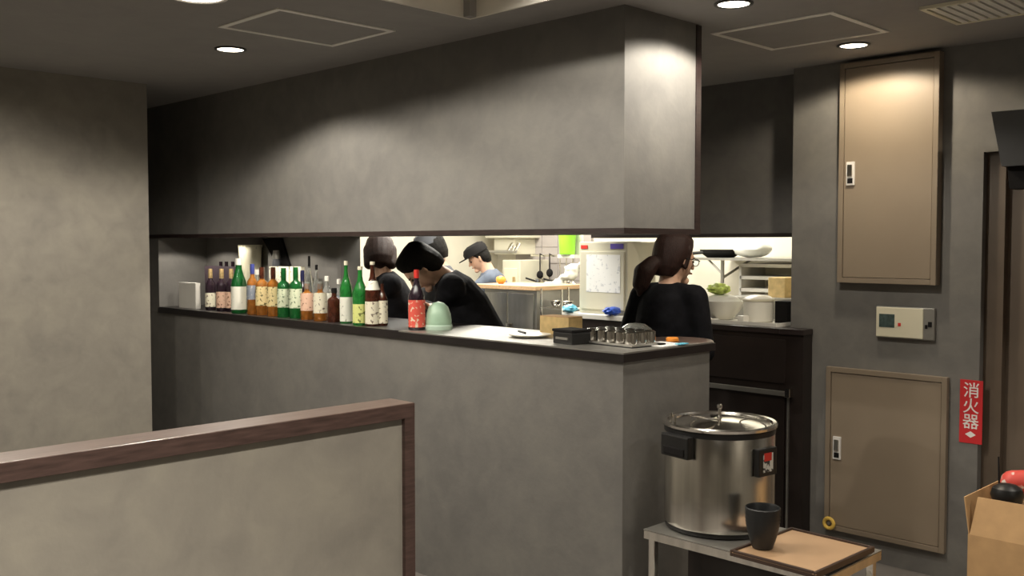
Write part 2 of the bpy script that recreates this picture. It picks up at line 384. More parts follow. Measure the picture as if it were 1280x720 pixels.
def hatch(pl, pb_, pr_, label):
    a, b, c_ = (at_z(*q, CEIL) for q in (pl, pb_, pr_))
    x0, x1 = a.x, (b.x + c_.x) / 2; y1, y0 = (a.y + b.y) / 2, c_.y
    t = thing('ceiling_hatch', label, 'hatch', ((x0 + x1) / 2, (y0 + y1) / 2, CEIL), group='square ceiling hatches')
    hx, hy = (x1 - x0) / 2, (y1 - y0) / 2; g = .026
    f = MB(); f.box(-hx, hx, -hy, -hy + g, -.005, -.0005); f.box(-hx, hx, hy - g, hy, -.005, -.0005); f.box(-hx, -hx + g, -hy + g, hy - g, -.005, -.0005); f.box(hx - g, hx, -hy + g, hy - g, -.005, -.0005)
    f.build('frame', M['line'], t, smooth=False)
    B(-hx + g + .002, hx - g - .002, -hy + g + .002, hy - g - .002, -.003, -.0005).build('cover', M['ceil'], t, smooth=False)
hatch((275, 32), (412, 58), (495, 38), 'square hatch with a pale metal edge in the ceiling, left of the coffer')
hatch((890, 41), (965, 63), (1110, 38), 'square hatch with a pale metal edge in the ceiling, right of the coffer')
p = at_z(1196, 28, CEIL); q = at_z(1152, 8, CEIL)
v = thing('ceiling_vent', 'pale air conditioning grille in the ceiling at the top right', 'vent', ((p.x + q.x) / 2, p.y, CEIL))
hw = (p.x - q.x) / 2
f = MB(); f.box(-hw, hw, -.02, 0, -.012, -.0005); f.box(-hw, hw, -.8, -.78, -.012, -.0005); f.box(-hw, -hw + .02, -.78, -.02, -.012, -.0005); f.box(hw - .02, hw, -.78, -.02, -.012, -.0005)
f.build('frame', M['cream'], v, smooth=False)
B(-hw + .02, hw - .02, -.78, -.02, -.004, -.0005).build('backing', M['steel_dull'], v, smooth=False)
for i in range(19): B(-hw + .02, hw - .02, -.055 - i * .039, -.03 - i * .039, -.010, -.004).build('slat', M['white'], v, smooth=False)

# ================================================================ RIGHT WALL FITTINGS
def wall_cabinet(name, label, px0, px1, pyt, pyb, hy, thick):
    a = at_x(px0, (pyt + pyb) / 2, PWX - thick); b = at_x(px1, (pyt + pyb) / 2, PWX - thick)
    zt = at_x((px0 + px1) / 2, pyt, PWX - thick).z; zb = at_x((px0 + px1) / 2, pyb, PWX - thick).z; zt = min(zt, CEIL - .01)
    W = a.y - b.y; Hh = zt - zb
    t = thing(name, label, 'cabinet', (PWX, a.y, zb))
    fr = .026
    f = MB(); f.box(-thick, 0, -fr, 0, 0, Hh, bev=.002); f.box(-thick, 0, -W, -W + fr, 0, Hh, bev=.002)
    f.box(-thick, 0, -W + fr, -fr, 0, fr, bev=.002); f.box(-thick, 0, -W + fr, -fr, Hh - fr, Hh, bev=.002)
    f.build('frame', M['taupe_f'], t, smooth=False)
    B(-thick + .006, -.001, -W + fr + .003, -fr - .003, fr + .003, Hh - fr - .003, bev=.001).build('door', M['taupe'], t, smooth=False)
    hz = at_x(px0 + 15, hy, PWX - thick); y = hz.y - a.y; z = hz.z - zb
    h = B(-thick - .004, -thick + .007, y - .022, y + .022, z - .06, z + .06, bev=.003).build('handle', M['ring'], t, smooth=False)  # chrome handle coloured pale to stand in for its bright reflections
    B(-thick - .012, -thick - .004, y - .012, y + .012, z - .015, z + .045, bev=.003).build('lever', M['chrome'], h, smooth=False)
    B(-thick - .006, -thick - .0035, y - .014, y + .014, z - .05, z - .024).build('keyhole', M['blackmatte'], h, smooth=False)
    return t
wall_cabinet('wall_cabinet', 'tall taupe steel wall cabinet lit by the downlight, above the thermostat', 1048, 1172, 72, 355, 217, .055)
wall_cabinet('wall_cabinet', 'low taupe steel wall cabinet beside the fire extinguisher sign', 1031, 1182, 465, 677, 560, .03)

a = at_x(1094, 403, PWX - .03); b = at_x(1167, 403, PWX - .03); zt = at_x(1130, 384, PWX - .03).z; zb = at_x(1130, 424, PWX - .03).z
th = thing('thermostat', 'cream wall control panel with a small display, between the two taupe cabinets', 'thermostat', (PWX, b.y, zb))
W = a.y - b.y; H_ = zt - zb
B(-.022, 0, .0, W, 0, H_, bev=.004).build('housing', M['steel_dull'], th, smooth=False)
B(-.030, -.02, W * .18, W * .985, .006, H_ - .004, bev=.003).build('cover', M['cream'], th, smooth=False)
B(-.0315, -.0295, W * .66, W * .93, H_ * .34, H_ * .76).build('display', M['lcd'], th, smooth=False)
B(-.0315, -.0295, W * .55, W * .60, H_ * .4, H_ * .5).build('button', M['redp'], th, smooth=False)
B(-.026, -.021, W * .04, W * .10, H_ * .42, H_ * .58, bev=.001).build('button', M['blackmatte'], th, smooth=False)
B(-.026, -.021, W * .11, W * .15, H_ * .36, H_ * .48, bev=.001).build('button', M['blackmatte'], th, smooth=False)

# fire extinguisher sign with its lettering
a = at_x(1199.5, 514, PWX - .004); b = at_x(1228, 514, PWX - .004); zt = at_x(1213, 475, PWX).z; zb = at_x(1213, 554, PWX).z
sg = thing('fire_extinguisher_sign', 'narrow red sign with white Japanese lettering on the wall by the brown door', 'sign', (PWX - .004, (a.y + b.y) / 2, (zt + zb) / 2))
W = a.y - b.y; H_ = zt - zb
B(0, .004, -W / 2, W / 2, -H_ / 2, H_ / 2).build('plate', M['red'], sg, smooth=False)
for i, ch in enumerate('消火器'):
    cu = bpy.data.curves.new('character', 'FONT'); cu.body = ch; cu.size = W * .74; cu.align_x = 'CENTER'; cu.align_y = 'CENTER'; cu.extrude = .0004; cu.offset = .0004
    o = bpy.data.objects.new('character', cu); COL.objects.link(o)
    dg = bpy.context.evaluated_depsgraph_get(); me = bpy.data.meshes.new_from_object(o.evaluated_get(dg)); bpy.data.objects.remove(o)
    me.materials.clear(); me.materials.append(M['whitep'])
    xs = [v.co.x for v in me.vertices] or [0]; ys = [v.co.y for v in me.vertices] or [0]; cx = (min(xs) + max(xs)) / 2; cy = (min(ys) + max(ys)) / 2
    for v_ in me.vertices: v_.co.x -= cx; v_.co.y -= cy
    o = bpy.data.objects.new('character', me); COL.objects.link(o); o.parent = sg
    o.location = (-.0008, 0, H_ * (.345 - .25 * i)); o.rotation_euler = Matrix(((0, 0, -1), (-1, 0, 0), (0, 1, 0))).to_euler()
m_ = MB(); hw = W * .24
m_.lathe([(.001, -.001), (1, -.001), (1, .0), (.001, .0)], n=4)
for v_ in m_.b.verts:
    x, y, z = v_.co; v_.co = Vector((z * .8, x * hw, y * hw * .62))
m_.build('arrow', M['whitep'], sg, smooth=False, loc=(-.0002, 0, -H_ * .36))

# black unit hung over the door
ub = thing('wall_speaker', 'black angular speaker unit hung over the brown door', 'speaker', (4.62, 1.62, 2.02))
a = at_x(1239, 140, 4.62); b2 = at_x(1252, 208, 4.62); c2 = at_x(1255, 208, 4.66); d2 = at_x(1261, 236, 4.66)
def prism(pts, x0, x1):
    m = MB(); A = [m.b.verts.new((x0, y, z)) for y, z in pts]; C_ = [m.b.verts.new((x1, y, z)) for y, z in pts]
    m.b.faces.new(A); m.b.faces.new(C_[::-1])
    for i in range(len(pts)): m.b.faces.new((A[i], A[(i + 1) % len(pts)], C_[(i + 1) % len(pts)], C_[i]))
    return m
o3 = Vector((4.62, 1.62, 2.02))
prism([(a.y - 1.62, a.z - 2.02), (a.y - 1.62 - .45, a.z - 2.02), (a.y - 1.62 - .40, b2.z - 2.02), (b2.y - 1.62, b2.z - 2.02)], 0, .10).build('housing', M['black'], ub, smooth=False)
prism([(c2.y - 1.62, c2.z - 2.02 + .12), (c2.y - 1.62 - .36, c2.z - 2.02 + .12), (d2.y - 1.62 - .32, d2.z - 2.02), (d2.y - 1.62, d2.z - 2.02)], .045, .16).build('bracket', M['blackmatte'], ub, smooth=False)
B(.10, .22, -.35, -.25, .05, .2).build('mount', M['blackmatte'], ub, smooth=False)

# yellow ring by the lower cabinet
p = at_x(1036, 654, PWX - .045)
tr = thing('tape_roll', 'small yellow ring hung at the lower left corner of the low taupe cabinet', 'ring', p)
MB().tube([(0, .026 * math.cos(a_), .026 * math.sin(a_)) for a_ in [2 * PI * i / 18 for i in range(18)]], .010, closed=True).build('ring', M['yellow'], tr)
MB().tube([(-.005, 0, 0), (.014, 0, 0)], .008).build('hook', M['steel_dull'], tr)

# ================================================================ LOW DARK CABINET behind the bar end
CX, CY0, CZ = 4.74, 2.57, 1.178
dc = thing('dark_cabinet', 'dark brown low cabinet with a steel rail, holding white crockery in the passage', 'cabinet', (CX, CY0, 0))
B(0, .5, .136, 1.05, .0, CZ - .03).build('body', M['cabinet'], dc, smooth=False)
B(0, .095, 0, .135, .0, CZ - .03).build('side_post', M['cabinet'], dc, smooth=False)
B(-.012, .5, .136, 1.05, CZ - .03, CZ, bev=.003).build('top', M['edge'], dc, smooth=False)
B(-.012, .095, -.005, .135, CZ - .03, CZ, bev=.003).build('top_end', M['edge'], dc, smooth=False)
def rel(p, o): return Vector(p) - Vector(o)
z1 = at_x(955, 489, CX - .02).z
B(-.028, -.010, .065, .62, z1 - .014, z1 + .012, bev=.003).build('rail', M['steel_dull'], dc, smooth=False)
B(-.038, -.0, .055, .085, z1 - .018, z1 + .03, bev=.003).build('rail_bracket', M['chrome'], dc, smooth=False)
B(-.012, -.001, .075, .085, .02, z1 - .02).build('edge_strip', M['steel_dull'], dc, smooth=False)
dd = B(-.010, -.001, .10, .62, .05, z1 - .02, bev=.002).build('door', M['cabinet'], dc, smooth=False)
B(-.012, -.0005, .64, 1.04, .05, z1 - .02, bev=.002).build('door', M['cabinet'], dc, smooth=False)
B(-.008, -.001, .10, .62, z1 + .05, CZ - .06, bev=.002).build('drawer', M['cabinet'], dc, smooth=False)

# ================================================================ CART, COOKER, TRAY, CUP
CT = .525
X0, X1, Y0, Y1 = 3.03, 3.43, 1.54, 2.31
ct = thing('steel_cart', 'low steel cart under the big steel cooker at the end of the bar', 'cart', (X0, Y0, 0))
cw, cl = X1 - X0, Y1 - Y0
B(0, cw, 0, cl, CT - .004, CT).build('top', M['steel_dull'], ct, smooth=False)
f = MB(); f.box(0, .003, 0, cl, CT - .035, CT - .003); f.box(cw - .003, cw, 0, cl, CT - .035, CT - .003); f.box(0, cw, 0, .003, CT - .035, CT - .003); f.box(0, cw, cl - .003, cl, CT - .035, CT - .003)
f.build('apron', M['steel'], ct, smooth=False)
for x in (.02, cw - .02):
    for y in (.03, cl - .035):
        lg = MB().box(x - .014, x + .014, y - .014, y + .014, .06, CT - .004, bev=.003).build('leg', M['steel'], ct, smooth=False)
        MB().tube([(x, y - .012, .03), (x, y + .012, .03)], .03, 14).build('wheel', M['black'], lg)
B(.02, cw - .02, .03, cl - .035, .20, .212).build('shelf', M['steel_dull'], ct, smooth=False)
for i in range(6):
    tag(MB().lathe([(.05, 0), (.095, .012), (.10, .016), (.09, .015), (.05, .004)], n=24).build('plate', M['plate'], loc=(X0 + .10, Y1 - .25, .212 + i * .018)),
        ('topmost', 'second from the top', 'third from the top', 'third from the bottom', 'second from the bottom', 'bottommost')[5 - i] + ' white plate of the stack on the cart shelf', 'plate', 'plates on the cart shelf')
tag(MB().lathe([(.05, 0), (.075, .04), (.085, .11), (.08, .11), (.065, .04), (.01, .01)], n=28).build('bowl', M['plate'], loc=(X0 + .10, Y0 + .22, .212)), 'white bowl on the lower shelf of the steel cart', 'bowl')
tag(B(0, .12, 0, .1, 0, .13, bev=.01).build('red_package', M['redp'], loc=(X0 + .24, Y0 + .08, .212)), 'small red package on the lower shelf below the tray', 'package')

tag(B(.20, .37, .28, .70, 0, .28, bev=.004).build('added_dark_crate', M['cabinet'], loc=(X0, Y0, .2125)), 'dark brown crate added under the steel cart to darken the space behind its legs', 'crate')  # added so that the space under the cart looks dark
KR = .212; KX, KY = 3.285, 2.135; KH = .405
KB = CT
kc = thing('rice_cooker', 'big round stainless steel cooker with black handles standing on the steel cart', 'cooker', (KX, KY, KB))
MB().lathe([(KR - .02, 0), (KR - .004, .004), (KR - .004, .018), (KR - .014, .02)], n=64).build('base_ring', M['black'], kc)
MB().lathe([(KR - .02, .016), (KR, .022), (KR + .001, .03), (KR, .045), (KR, KH - .03), (KR - .004, KH - .022)], n=64).build('body', M['steel'], kc)
MB().lathe([(KR - .006, KH - .03), (KR + .002, KH - .028), (KR + .003, KH - .008), (KR - .006, KH - .006)], n=64).build('black_band', M['black'], kc)
ld = MB().lathe([(KR - .004, KH - .008), (KR + .008, KH - .004), (KR + .010, KH + .006), (KR + .004, KH + .012), (KR - .008, KH + .010), (KR - .014, KH + .002),
            (KR - .05, KH + .006), (.12, KH + .014), (.05, KH + .02), (.001, KH + .021)], n=64).build('lid', M['chrome'], kc)
MB().lathe([(.012, KH + .018), (.007, KH + .03), (.006, KH + .055), (.011, KH + .06), (.011, KH + .07), (.004, KH + .075)], n=16).build('knob', M['chrome'], ld)
for cx_, cy_, rr in ((.07, -.11, .05), (-.075, .02, .055)):
    MB().tube([(cx_ + rr * math.cos(a_), cy_ + rr * math.sin(a_), KH + .016 + .022 * max(0, math.sin(a_ * .5)) ** 2) for a_ in [2 * PI * i / 24 for i in range(24)]], .0035, closed=True).build('wire_loop', M['chrome'], ld)
for a_ in (2.4, 2.65): MB().tube([((KR - .02) * math.cos(a_), (KR - .02) * math.sin(a_), KH + .004), ((KR - .02) * math.cos(a_), (KR - .02) * math.sin(a_), KH + .04)], .005).build('hinge_post', M['chrome'], ld)
def on_cooker(name, px, py, w_, h_, t_, m, parent, bev=.006, lift=0):
    """a fitting on the round body, at the angle where it stands"""
    p_ = rel(at_d(px, py, math.hypot(KX, KY) - .10), (KX, KY, KB)); rr = (px - 899) / 69.0
    a_ = math.atan2(-KY, -KX) + math.asin(max(-1, min(1, rr)))
    o = B(-.004, t_, -w_ / 2, w_ / 2, -h_ / 2, h_ / 2, bev=bev).build(name, m, parent, smooth=False)
    o.location = ((KR + lift) * math.cos(a_), (KR + lift) * math.sin(a_), p_.z); o.rotation_euler = (0, 0, a_); return o
h1 = on_cooker('handle', 851, 557, .145, .085, .03, M['black'], kc)
h1.location.x -= .0; 
h1.location.z = KH - .065
hg = B(.02, .034, -.055, .055, -.034, -.004, bev=.004).build('grip_recess', M['blackmatte'], h1, smooth=False)
cp = on_cooker('control_panel', 952, 572, .11, .105, .022, M['black'], kc); cp.location.z = KH - .115
B(.022, .0235, -.03, .028, -.036, .034).build('sticker', printed('sticker_print', (.65, .66, .62), (.05, .05, .05), 60, .5), cp, smooth=False)
B(.0235, .0242, -.026, .018, .006, .036).build('red_mark', M['redp'], cp, smooth=False)
h2 = h1.copy(); COL.objects.link(h2); h2.parent = kc; a_ = h1.rotation_euler.z + PI; h2.rotation_euler = (0, 0, a_); h2.location = (KR * math.cos(a_), KR * math.sin(a_), h1.location.z)

tp = [at_z(*q, CT + .035) for q in ((920, 686), (1012, 716), (1096, 684), (987, 657))]
tc_ = sum(tp, Vector()) / 4; ux = (tp[3] - tp[0] + tp[2] - tp[1]); ang = math.atan2(ux.y, ux.x); LX = ux.length / 2 / 2; LY = ((tp[0] - tp[1]).length + (tp[3] - tp[2]).length) / 4
ty = thing('serving_tray', 'rectangular tan tray with dark rim on the right half of the steel cart', 'tray', (tc_.x, tc_.y, CT), ang)
B(-LX, LX, -LY, LY, .024, .027, bev=.001).build('tray_surface', M['tan'], ty, smooth=False)
m_ = MB(); g = .012
m_.box(-LX, LX, -LY, -LY + g, .012, .034, bev=.003); m_.box(-LX, LX, LY - g, LY, .012, .034, bev=.003); m_.box(-LX, -LX + g, -LY + g, LY - g, .012, .034, bev=.003); m_.box(LX - g, LX, -LY + g, LY - g, .012, .034, bev=.003)
m_.build('rim', M['rim'], ty, smooth=False)
B(-LX * .8, LX * .8, -LY * .8, LY * .8, 0.0, .024).build('foot', M['rim'], ty, smooth=False)
cpn = at_z(953, 685, CT + .027)
cu_ = thing('ceramic_cup', 'black ribbed ceramic cup on the left corner of the tan tray', 'cup', (cpn.x, cpn.y, CT + .0275))
pf = [(.032, 0), (.037, .004)]
for i in range(9):
    z = .012 + i * .013; r = .039 + .021 * (1 - (1 - i / 8) ** 1.8); pf += [(r, z), (r + .0024, z + .0065)]
pf += [(.061, .131), (.062, .145), (.059, .148), (.056, .14), (.052, .08), (.036, .012), (.001, .01)]
MB().lathe(pf, n=40).build('cup_body', M['cup'], cu_)
p = at_z(992, 658, CT + .012)
tag(B(-.05, .06, -.04, .06, .0, .012, bev=.002).build('paper_pad', M['white'], loc=(X1 - .065, Y0 + .52, CT + .0005)), 'white folded paper on the steel cart behind the tan tray', 'paper')

# ================================================================ CARDBOARD BOX at the lower right
bx0 = at_z(1210, 660, .50); 
BX, BY = 3.72, bx0.y * 3.72 / bx0.x
BH = at_x(1212, 668, BX).z
cb = thing('cardboard_box', 'open brown cardboard box with upright flaps at the lower right', 'box', (BX, BY, 0))
BW, BL = .36, .52
th_ = .005
m_ = MB(); m_.box(0, th_, -BL, 0, .0, BH); m_.box(BW - th_, BW, -BL, 0, 0, BH); m_.box(th_, BW - th_, -th_, 0, 0, BH); m_.box(th_, BW - th_, -BL, -BL + th_, 0, BH); m_.box(th_, BW - th_, -BL + th_, -th_, 0, .005)
m_.build('carton', M['card'], cb, smooth=False)
FH = .135
def flap(pts, t, m=M['card']):
    mb = MB(); t = Vector(t); A = [mb.b.verts.new(Vector(q)) for q in pts]; C_ = [mb.b.verts.new(Vector(q) + t) for q in pts]
    mb.b.faces.new(A); mb.b.faces.new(C_[::-1])
    for i in range(4): mb.b.faces.new((A[i], A[(i + 1) % 4], C_[(i + 1) % 4], C_[i]))
    return mb.build('flap', m, cb, smooth=False)
flap([(0, -.006, BH), (0, -BL, BH), (.035, -BL, BH + FH), (.035, -.02, BH + FH)], (.004, 0, 0))
flap([(0.004, 0, BH), (BW, 0, BH), (BW, .018, BH + FH), (0.002, .018, BH + FH)], (0, -.004, 0), M['card'])
flap([(BW - .002, -.006, BH), (BW - .002, -BL, BH), (BW + .02, -BL, BH + FH), (BW + .02, 0, BH + FH)], (-.004, 0, 0), M['cardin'])
tag(MB().lathe([(.001, 0), (.05, .003), (.058, .03), (.05, .055), (.03, .068), (.001, .072)], n=28).build('lid_cap', M['black'], loc=(BX + .125, at_x(1259, 622, BX + .125).y, BH + .1105)), 'black round lid inside the open cardboard box', 'lid')
m_ = MB().capsule((0, 0, 0), .045, (.10, -.14, .01), .045, 16)
cn = tag(m_.build('wrapped_packet', printed('red_white_wrap', (.70, .08, .06), (.85, .75, .65), 18, .52), loc=(BX + .26, at_x(1266, 622, BX + .26).y, BH + .16)), 'red and white wrapped packet lying in the open cardboard box', 'packet')
tag(B(-.13, .15, -.22, .2, 0, .29, bev=.01).build('black_bag', M['blackmatte'], loc=(BX + .17, BY - .27, .006)), 'black bag filling the open cardboard box', 'bag')
tag(MB().box(-.11, .165, -.2, .2, 0, BH + .11 - .30, bev=.004).build('inner_carton', M['cardin'], loc=(BX + .17, BY - .27, .30)), 'brown carton under the black lid inside the open cardboard box', 'carton')
a0 = at_x(1249, 600, BX + .16); 
tag(MB().tube([(BX + .15, at_x(1249, 610, BX + .15).y, BH + .115), (BX + .155, at_x(1249, 590, BX + .155).y, BH + .17), (BX + .16, at_x(1248, 580, BX + .16).y, BH + .27)], .003).build('thin_stick', M['blackmatte']), 'thin dark stick standing up from the black lid in the cardboard box', 'stick')

# ================================================================ BOTTLES
FACE = math.atan2(-1, -.75)
def bottle(px, py_t, py_b, wpx, X, glass, capm, label_m, label, kind='wine', lab=(.08, .5), caph=.07, neck=None, name='bottle'):
    base = at_x(px, py_b, X); sc = math.hypot(base.x, base.y)
    D = (base.x + base.y) * math.sqrt(.5)
    z0 = SLAB_T; top = at_x(px, py_t, X).z; h = top - z0; r = wpx * D / F / 2 * 1.07
    t = thing(name, label, 'bottle', (X, base.y, z0), group='bottles along the bar')
    if kind == 'soju': pf = [(.9, 0), (1, .02), (1, .50), (.92, .58), (.62, .70), (.42, .80), (.36, .90), (.36, .97)]
    elif kind == 'square': pf = [(.95, 0), (1, .02), (1, .62), (.9, .68), (.42, .74), (.36, .80), (.36, .95)]
    elif kind == 'tall': pf = [(.92, 0), (1, .02), (1, .50), (.95, .57), (.62, .68), (.38, .76), (.30, .84), (.28, .97)]
    else: pf = [(.9, 0), (1, .02), (1, .60), (.9, .66), (.5, .73), (.36, .80), (.36, .96)]
    MB().lathe([(a_ * r, b_ * h) for a_, b_ in pf], n=20).build('glass', glass, t)
    nr = pf[-1][0] * r * 1.12
    MB().lathe([(nr, h * (1 - caph)), (nr * 1.05, h * (1 - caph * .5)), (nr * .98, h)], n=16).build('cap', capm, t)
    if label_m: MB().arc(r * 1.003, h * lab[0], h * lab[1], FACE - 1.25, FACE + 1.25).build('label', label_m, t)
    if neck: MB().lathe([(r * neck[3], h * neck[0]), (r * neck[4], h * neck[1])], n=20, cap=False).build('neck_label', neck[2], t)
    return t
XF, XM = 3.17, 3.27
# leftmost cartons
p = at_x(229, 388, XF); q = at_x(251, 388, XF); zt = at_x(240, 354, XF).z
cbx = thing('gift_carton', 'plain cream carton standing leftmost on the bar', 'carton', (XF - .03, q.y, SLAB_T), group='cartons on the bar')
B(0, .035, .01, p.y - q.y, 0, zt - SLAB_T, bev=.002).build('carton', M['white'], cbx, smooth=False)
B(.0, .035, .01, p.y - q.y, zt - SLAB_T + .0003, zt - SLAB_T + .004).build('lid', M['white'], cbx, smooth=False)
p = at_x(254, 340, XM + .02); q = at_x(293, 340, XM + .02); zt = at_x(272, 333, XM + .02).z
tag(B(XM + .03, XM + .09, q.y + .03, p.y, SLAB_T, zt, bev=.003).build('dark_carton', mat('plum_card', (.045, .03, .04), .5)), 'dark plum carton standing behind the three gold-capped bottles', 'carton', 'cartons on the bar')
bottle(263.5, 336, 388, 12, XF, M['darkglass'], M['gold'], M['l_cream'], 'dark plum bottle with a gold cap, next to the cream carton', 'wine', (.08, .42), .30)
bottle(277.5, 336, 388, 12.5, XF, M['darkglass'], M['gold'], M['l_peach'], 'middle one of the three dark plum bottles with gold caps', 'wine', (.08, .46), .30)
bottle(289.5, 336, 389, 12, XF + .03, M['darkglass'], M['gold'], M['l_peach'], 'dark plum gold-capped bottle tucked behind the green bottle with the white cap', 'wine', (.08, .46), .30)
bottle(299, 323, 389, 18, XF - .02, M['gglass'], M['white'], M['l_white'], 'green bottle with a white cap and big white label', 'soju', (.07, .49), .12)
bottle(316, 330, 396, 13, XF - .02, M['amber'], mat('navy_cap', (.03, .04, .18), .4), M['l_blue'], 'amber bottle with a navy cap and slate label', 'wine', (.3, .58), .2)
bottle(328, 334, 396, 15, XF, M['amber'], M['brownglass'], M['l_yellow'], 'left one of the two amber bottles with yellow labels', 'square', (.2, .6), .24)
bottle(342, 334, 397, 14.5, XF, M['amber'], M['brownglass'], M['l_yellow'], 'right one of the two amber bottles with yellow labels', 'square', (.2, .6), .24)
bottle(355, 335, 398, 15, XF, M['gglass'], M['gglass'], M['l_pale'], 'left one of the two green bottles with pale green labels', 'square', (.2, .58), .24)
bottle(370, 334, 399, 15, XF, M['gglass'], M['gglass'], M['l_pale'], 'right one of the two green bottles with pale green labels', 'square', (.2, .58), .24)
bottle(384, 352, 402, 15, XF - .01, M['amber'], M['clear'], M['l_peach'], 'amber bottle with a peach label and clear stopper', 'square', (.24, .7), .2)
bottle(400.5, 352, 403, 16, XF - .01, M['amber'], M['clear'], M['l_cream'], 'amber bottle with a narrow cream label beside the peach one', 'square', (.2, .72), .2)
bottle(418, 360, 405, 16, XF, M['brownglass'], M['blackmatte'], None, 'short dark brown bottle without label left of the tall green bottles', 'square', caph=.15)
bottle(433, 326, 405, 15, XF, M['gglass2'], M['l_cream'], M['l_white'], 'left one of the two tall green bottles, with a white label', 'tall', (.03, .42), .07)
bottle(450.5, 333, 405, 18, XF - .02, M['gglass2'], M['l_cream'], M['l_lime'], 'right one of the two tall green bottles, with a lime yellow label', 'tall', (.04, .36), .06)
bottle(466, 327, 406, 18, XF, M['brownglass'], M['l_cream'], M['l_cream'], 'tall brown bottle with a white collar label and cream label', 'tall', (.03, .38), .05, neck=(.56, .70, M['l_white'], .98, .62))
bottle(478, 350, 407, 13, XF + .04, M['brownglass'], M['blackmatte'], M['l_cream'], 'brown bottle half hidden beside the black clothes of the cook', 'tall', (.05, .55), .08)
bottle(521, 337, 411, 20, XF, M['darkglass'], M['redp'], M['l_red'], 'black bottle with a red cap and red label', 'tall', (.05, .5), .14)
# pale cartons and clear bottles of the second row
for px0, px1, pyt, nm in ((336, 347, 333, 'cream carton behind the amber bottles with yellow labels'), (347, 361, 333, 'cream carton behind the left green bottle with a pale label'), (362, 376, 333, 'cream carton behind the right green bottle with a pale label')):
    p = at_x(px0, 340, XM + .05); q = at_x(px1, 340, XM + .05); zt = at_x(px0, pyt, XM + .05).z
    tag(B(XM + .05, XM + .08, q.y, p.y - .004, SLAB_T, zt, bev=.002).build('cream_carton', M['l_cream']), nm, 'carton', 'cartons on the bar')
bottle(387, 320, 399, 9, XM + .05, M['clear'], M['blackmatte'], None, 'slim clear bottle with the tallest black pourer, behind the amber bottles', 'tall', caph=.2)
bottle(396, 331, 399, 10, XM + .06, M['clear'], M['blackmatte'], None, 'slim clear bottle with a short black pourer, behind the amber bottles', 'tall', caph=.1)
bottle(409, 345, 402, 13, XM + .02, M['clear'], M['white'], M['l_white'], 'clear bottle with a white cap left of the tall green bottles', 'wine', (.3, .6), .12)
bottle(424, 349, 403, 12, XM + .02, M['clear'], M['white'], M['l_blue'], 'clear bottle with a slate label right behind the tall green bottle', 'wine', (.3, .6), .12)
bottle(378.5, 338, 401, 12, XM - .01, M['darkglass'], mat('navy_round_cap', (.03, .03, .10), .3), None, 'dark bottle with a round navy cap between green and amber bottles', 'wine', caph=.22)
bottle(322, 337, 396, 12, XM, M['clear'], M['white'], M['l_cream'], 'clear bottle behind the amber ones, below the beige pail', 'wine', (.3, .6), .12)
# beige pail, round jar, black board of the niche
p = at_x(313, 335, 3.36); q = at_x(313, 306, 3.36)
pl = thing('beige_pail', 'beige pail standing behind the bottles against the grey wall', 'pail', (3.36, p.y, SLAB_T))
hh = q.z - SLAB_T
MB().lathe([(.055, 0), (.06, .01), (.075, hh - .02), (.079, hh - .015), (.079, hh), (.072, hh), (.05, .02), (.001, .015)], n=28).build('pail_body', M['cream'], pl)
MB().tube([(.0, .077 * math.cos(a_), hh - .01 - .05 * math.sin(a_)) for a_ in [PI * i / 10 for i in range(11)]], .003).build('handle', M['steel_dull'], pl)
p = at_x(343, 330, 3.37); hh = at_x(343, 313, 3.37).z - SLAB_T
jr = thing('grey_jar', 'grey round jar behind the bottles beside the black slanted board', 'jar', (3.385, p.y, SLAB_T))
MB().lathe([(.02, 0), (.026, .02), (.028, hh * .7), (.025, hh * .82), (.02, hh * .86)], n=24).build('jar_body', M['greyshirt'], jr)
MB().lathe([(.023, hh * .86), (.026, hh * .9), (.02, hh), (.001, hh)], n=20).build('lid', M['steel_dull'], jr)
a = at_x(326, 296, 3.41); b = at_x(349, 296, 3.41); c2 = at_x(360, 332, 3.41); d2 = at_x(345, 332, 3.41)
m_ = MB(); P_ = [a, b, c2, d2]
zz = SLAB_T
ext = lambda u, v_: u + (v_ - u) * ((u.z - zz) / (u.z - v_.z))
P_ = [a, b, ext(b, c2), ext(a, d2)]
A = [m_.b.verts.new((3.420, q_.y, min(q_.z, SOF_B - .004))) for q_ in P_]; C_ = [m_.b.verts.new((3.437, q_.y, min(q_.z, SOF_B - .004))) for q_ in P_]
m_.b.faces.new(A); m_.b.faces.new(C_[::-1])
for i in range(4): m_.b.faces.new((A[i], A[(i + 1) % 4], C_[(i + 1) % 4], C_[i]))
tag(m_.build('black_board', M['blackmatte'], smooth=False), 'black slanted board leaning at the back of the bottle niche', 'board')
p = at_x(277, 331, 3.38)
for i, px in enumerate((276, 283, 291)):
    p = at_x(px, 330, 3.40); hh = at_x(px, 327, 3.40).z - SLAB_T
    tag(MB().lathe([(.026, 0), (.03, .01), (.03, hh * .7), (.012, hh * .84), (.012, hh)], n=16).build('dark_bottle', M['darkglass'], loc=(3.40, p.y, SLAB_T)),
        ['black bottle at the back, left above the plum carton', 'black bottle at the back, middle above the plum carton', 'black bottle at the back, right above the plum carton'][i], 'bottle', 'bottles along the bar')

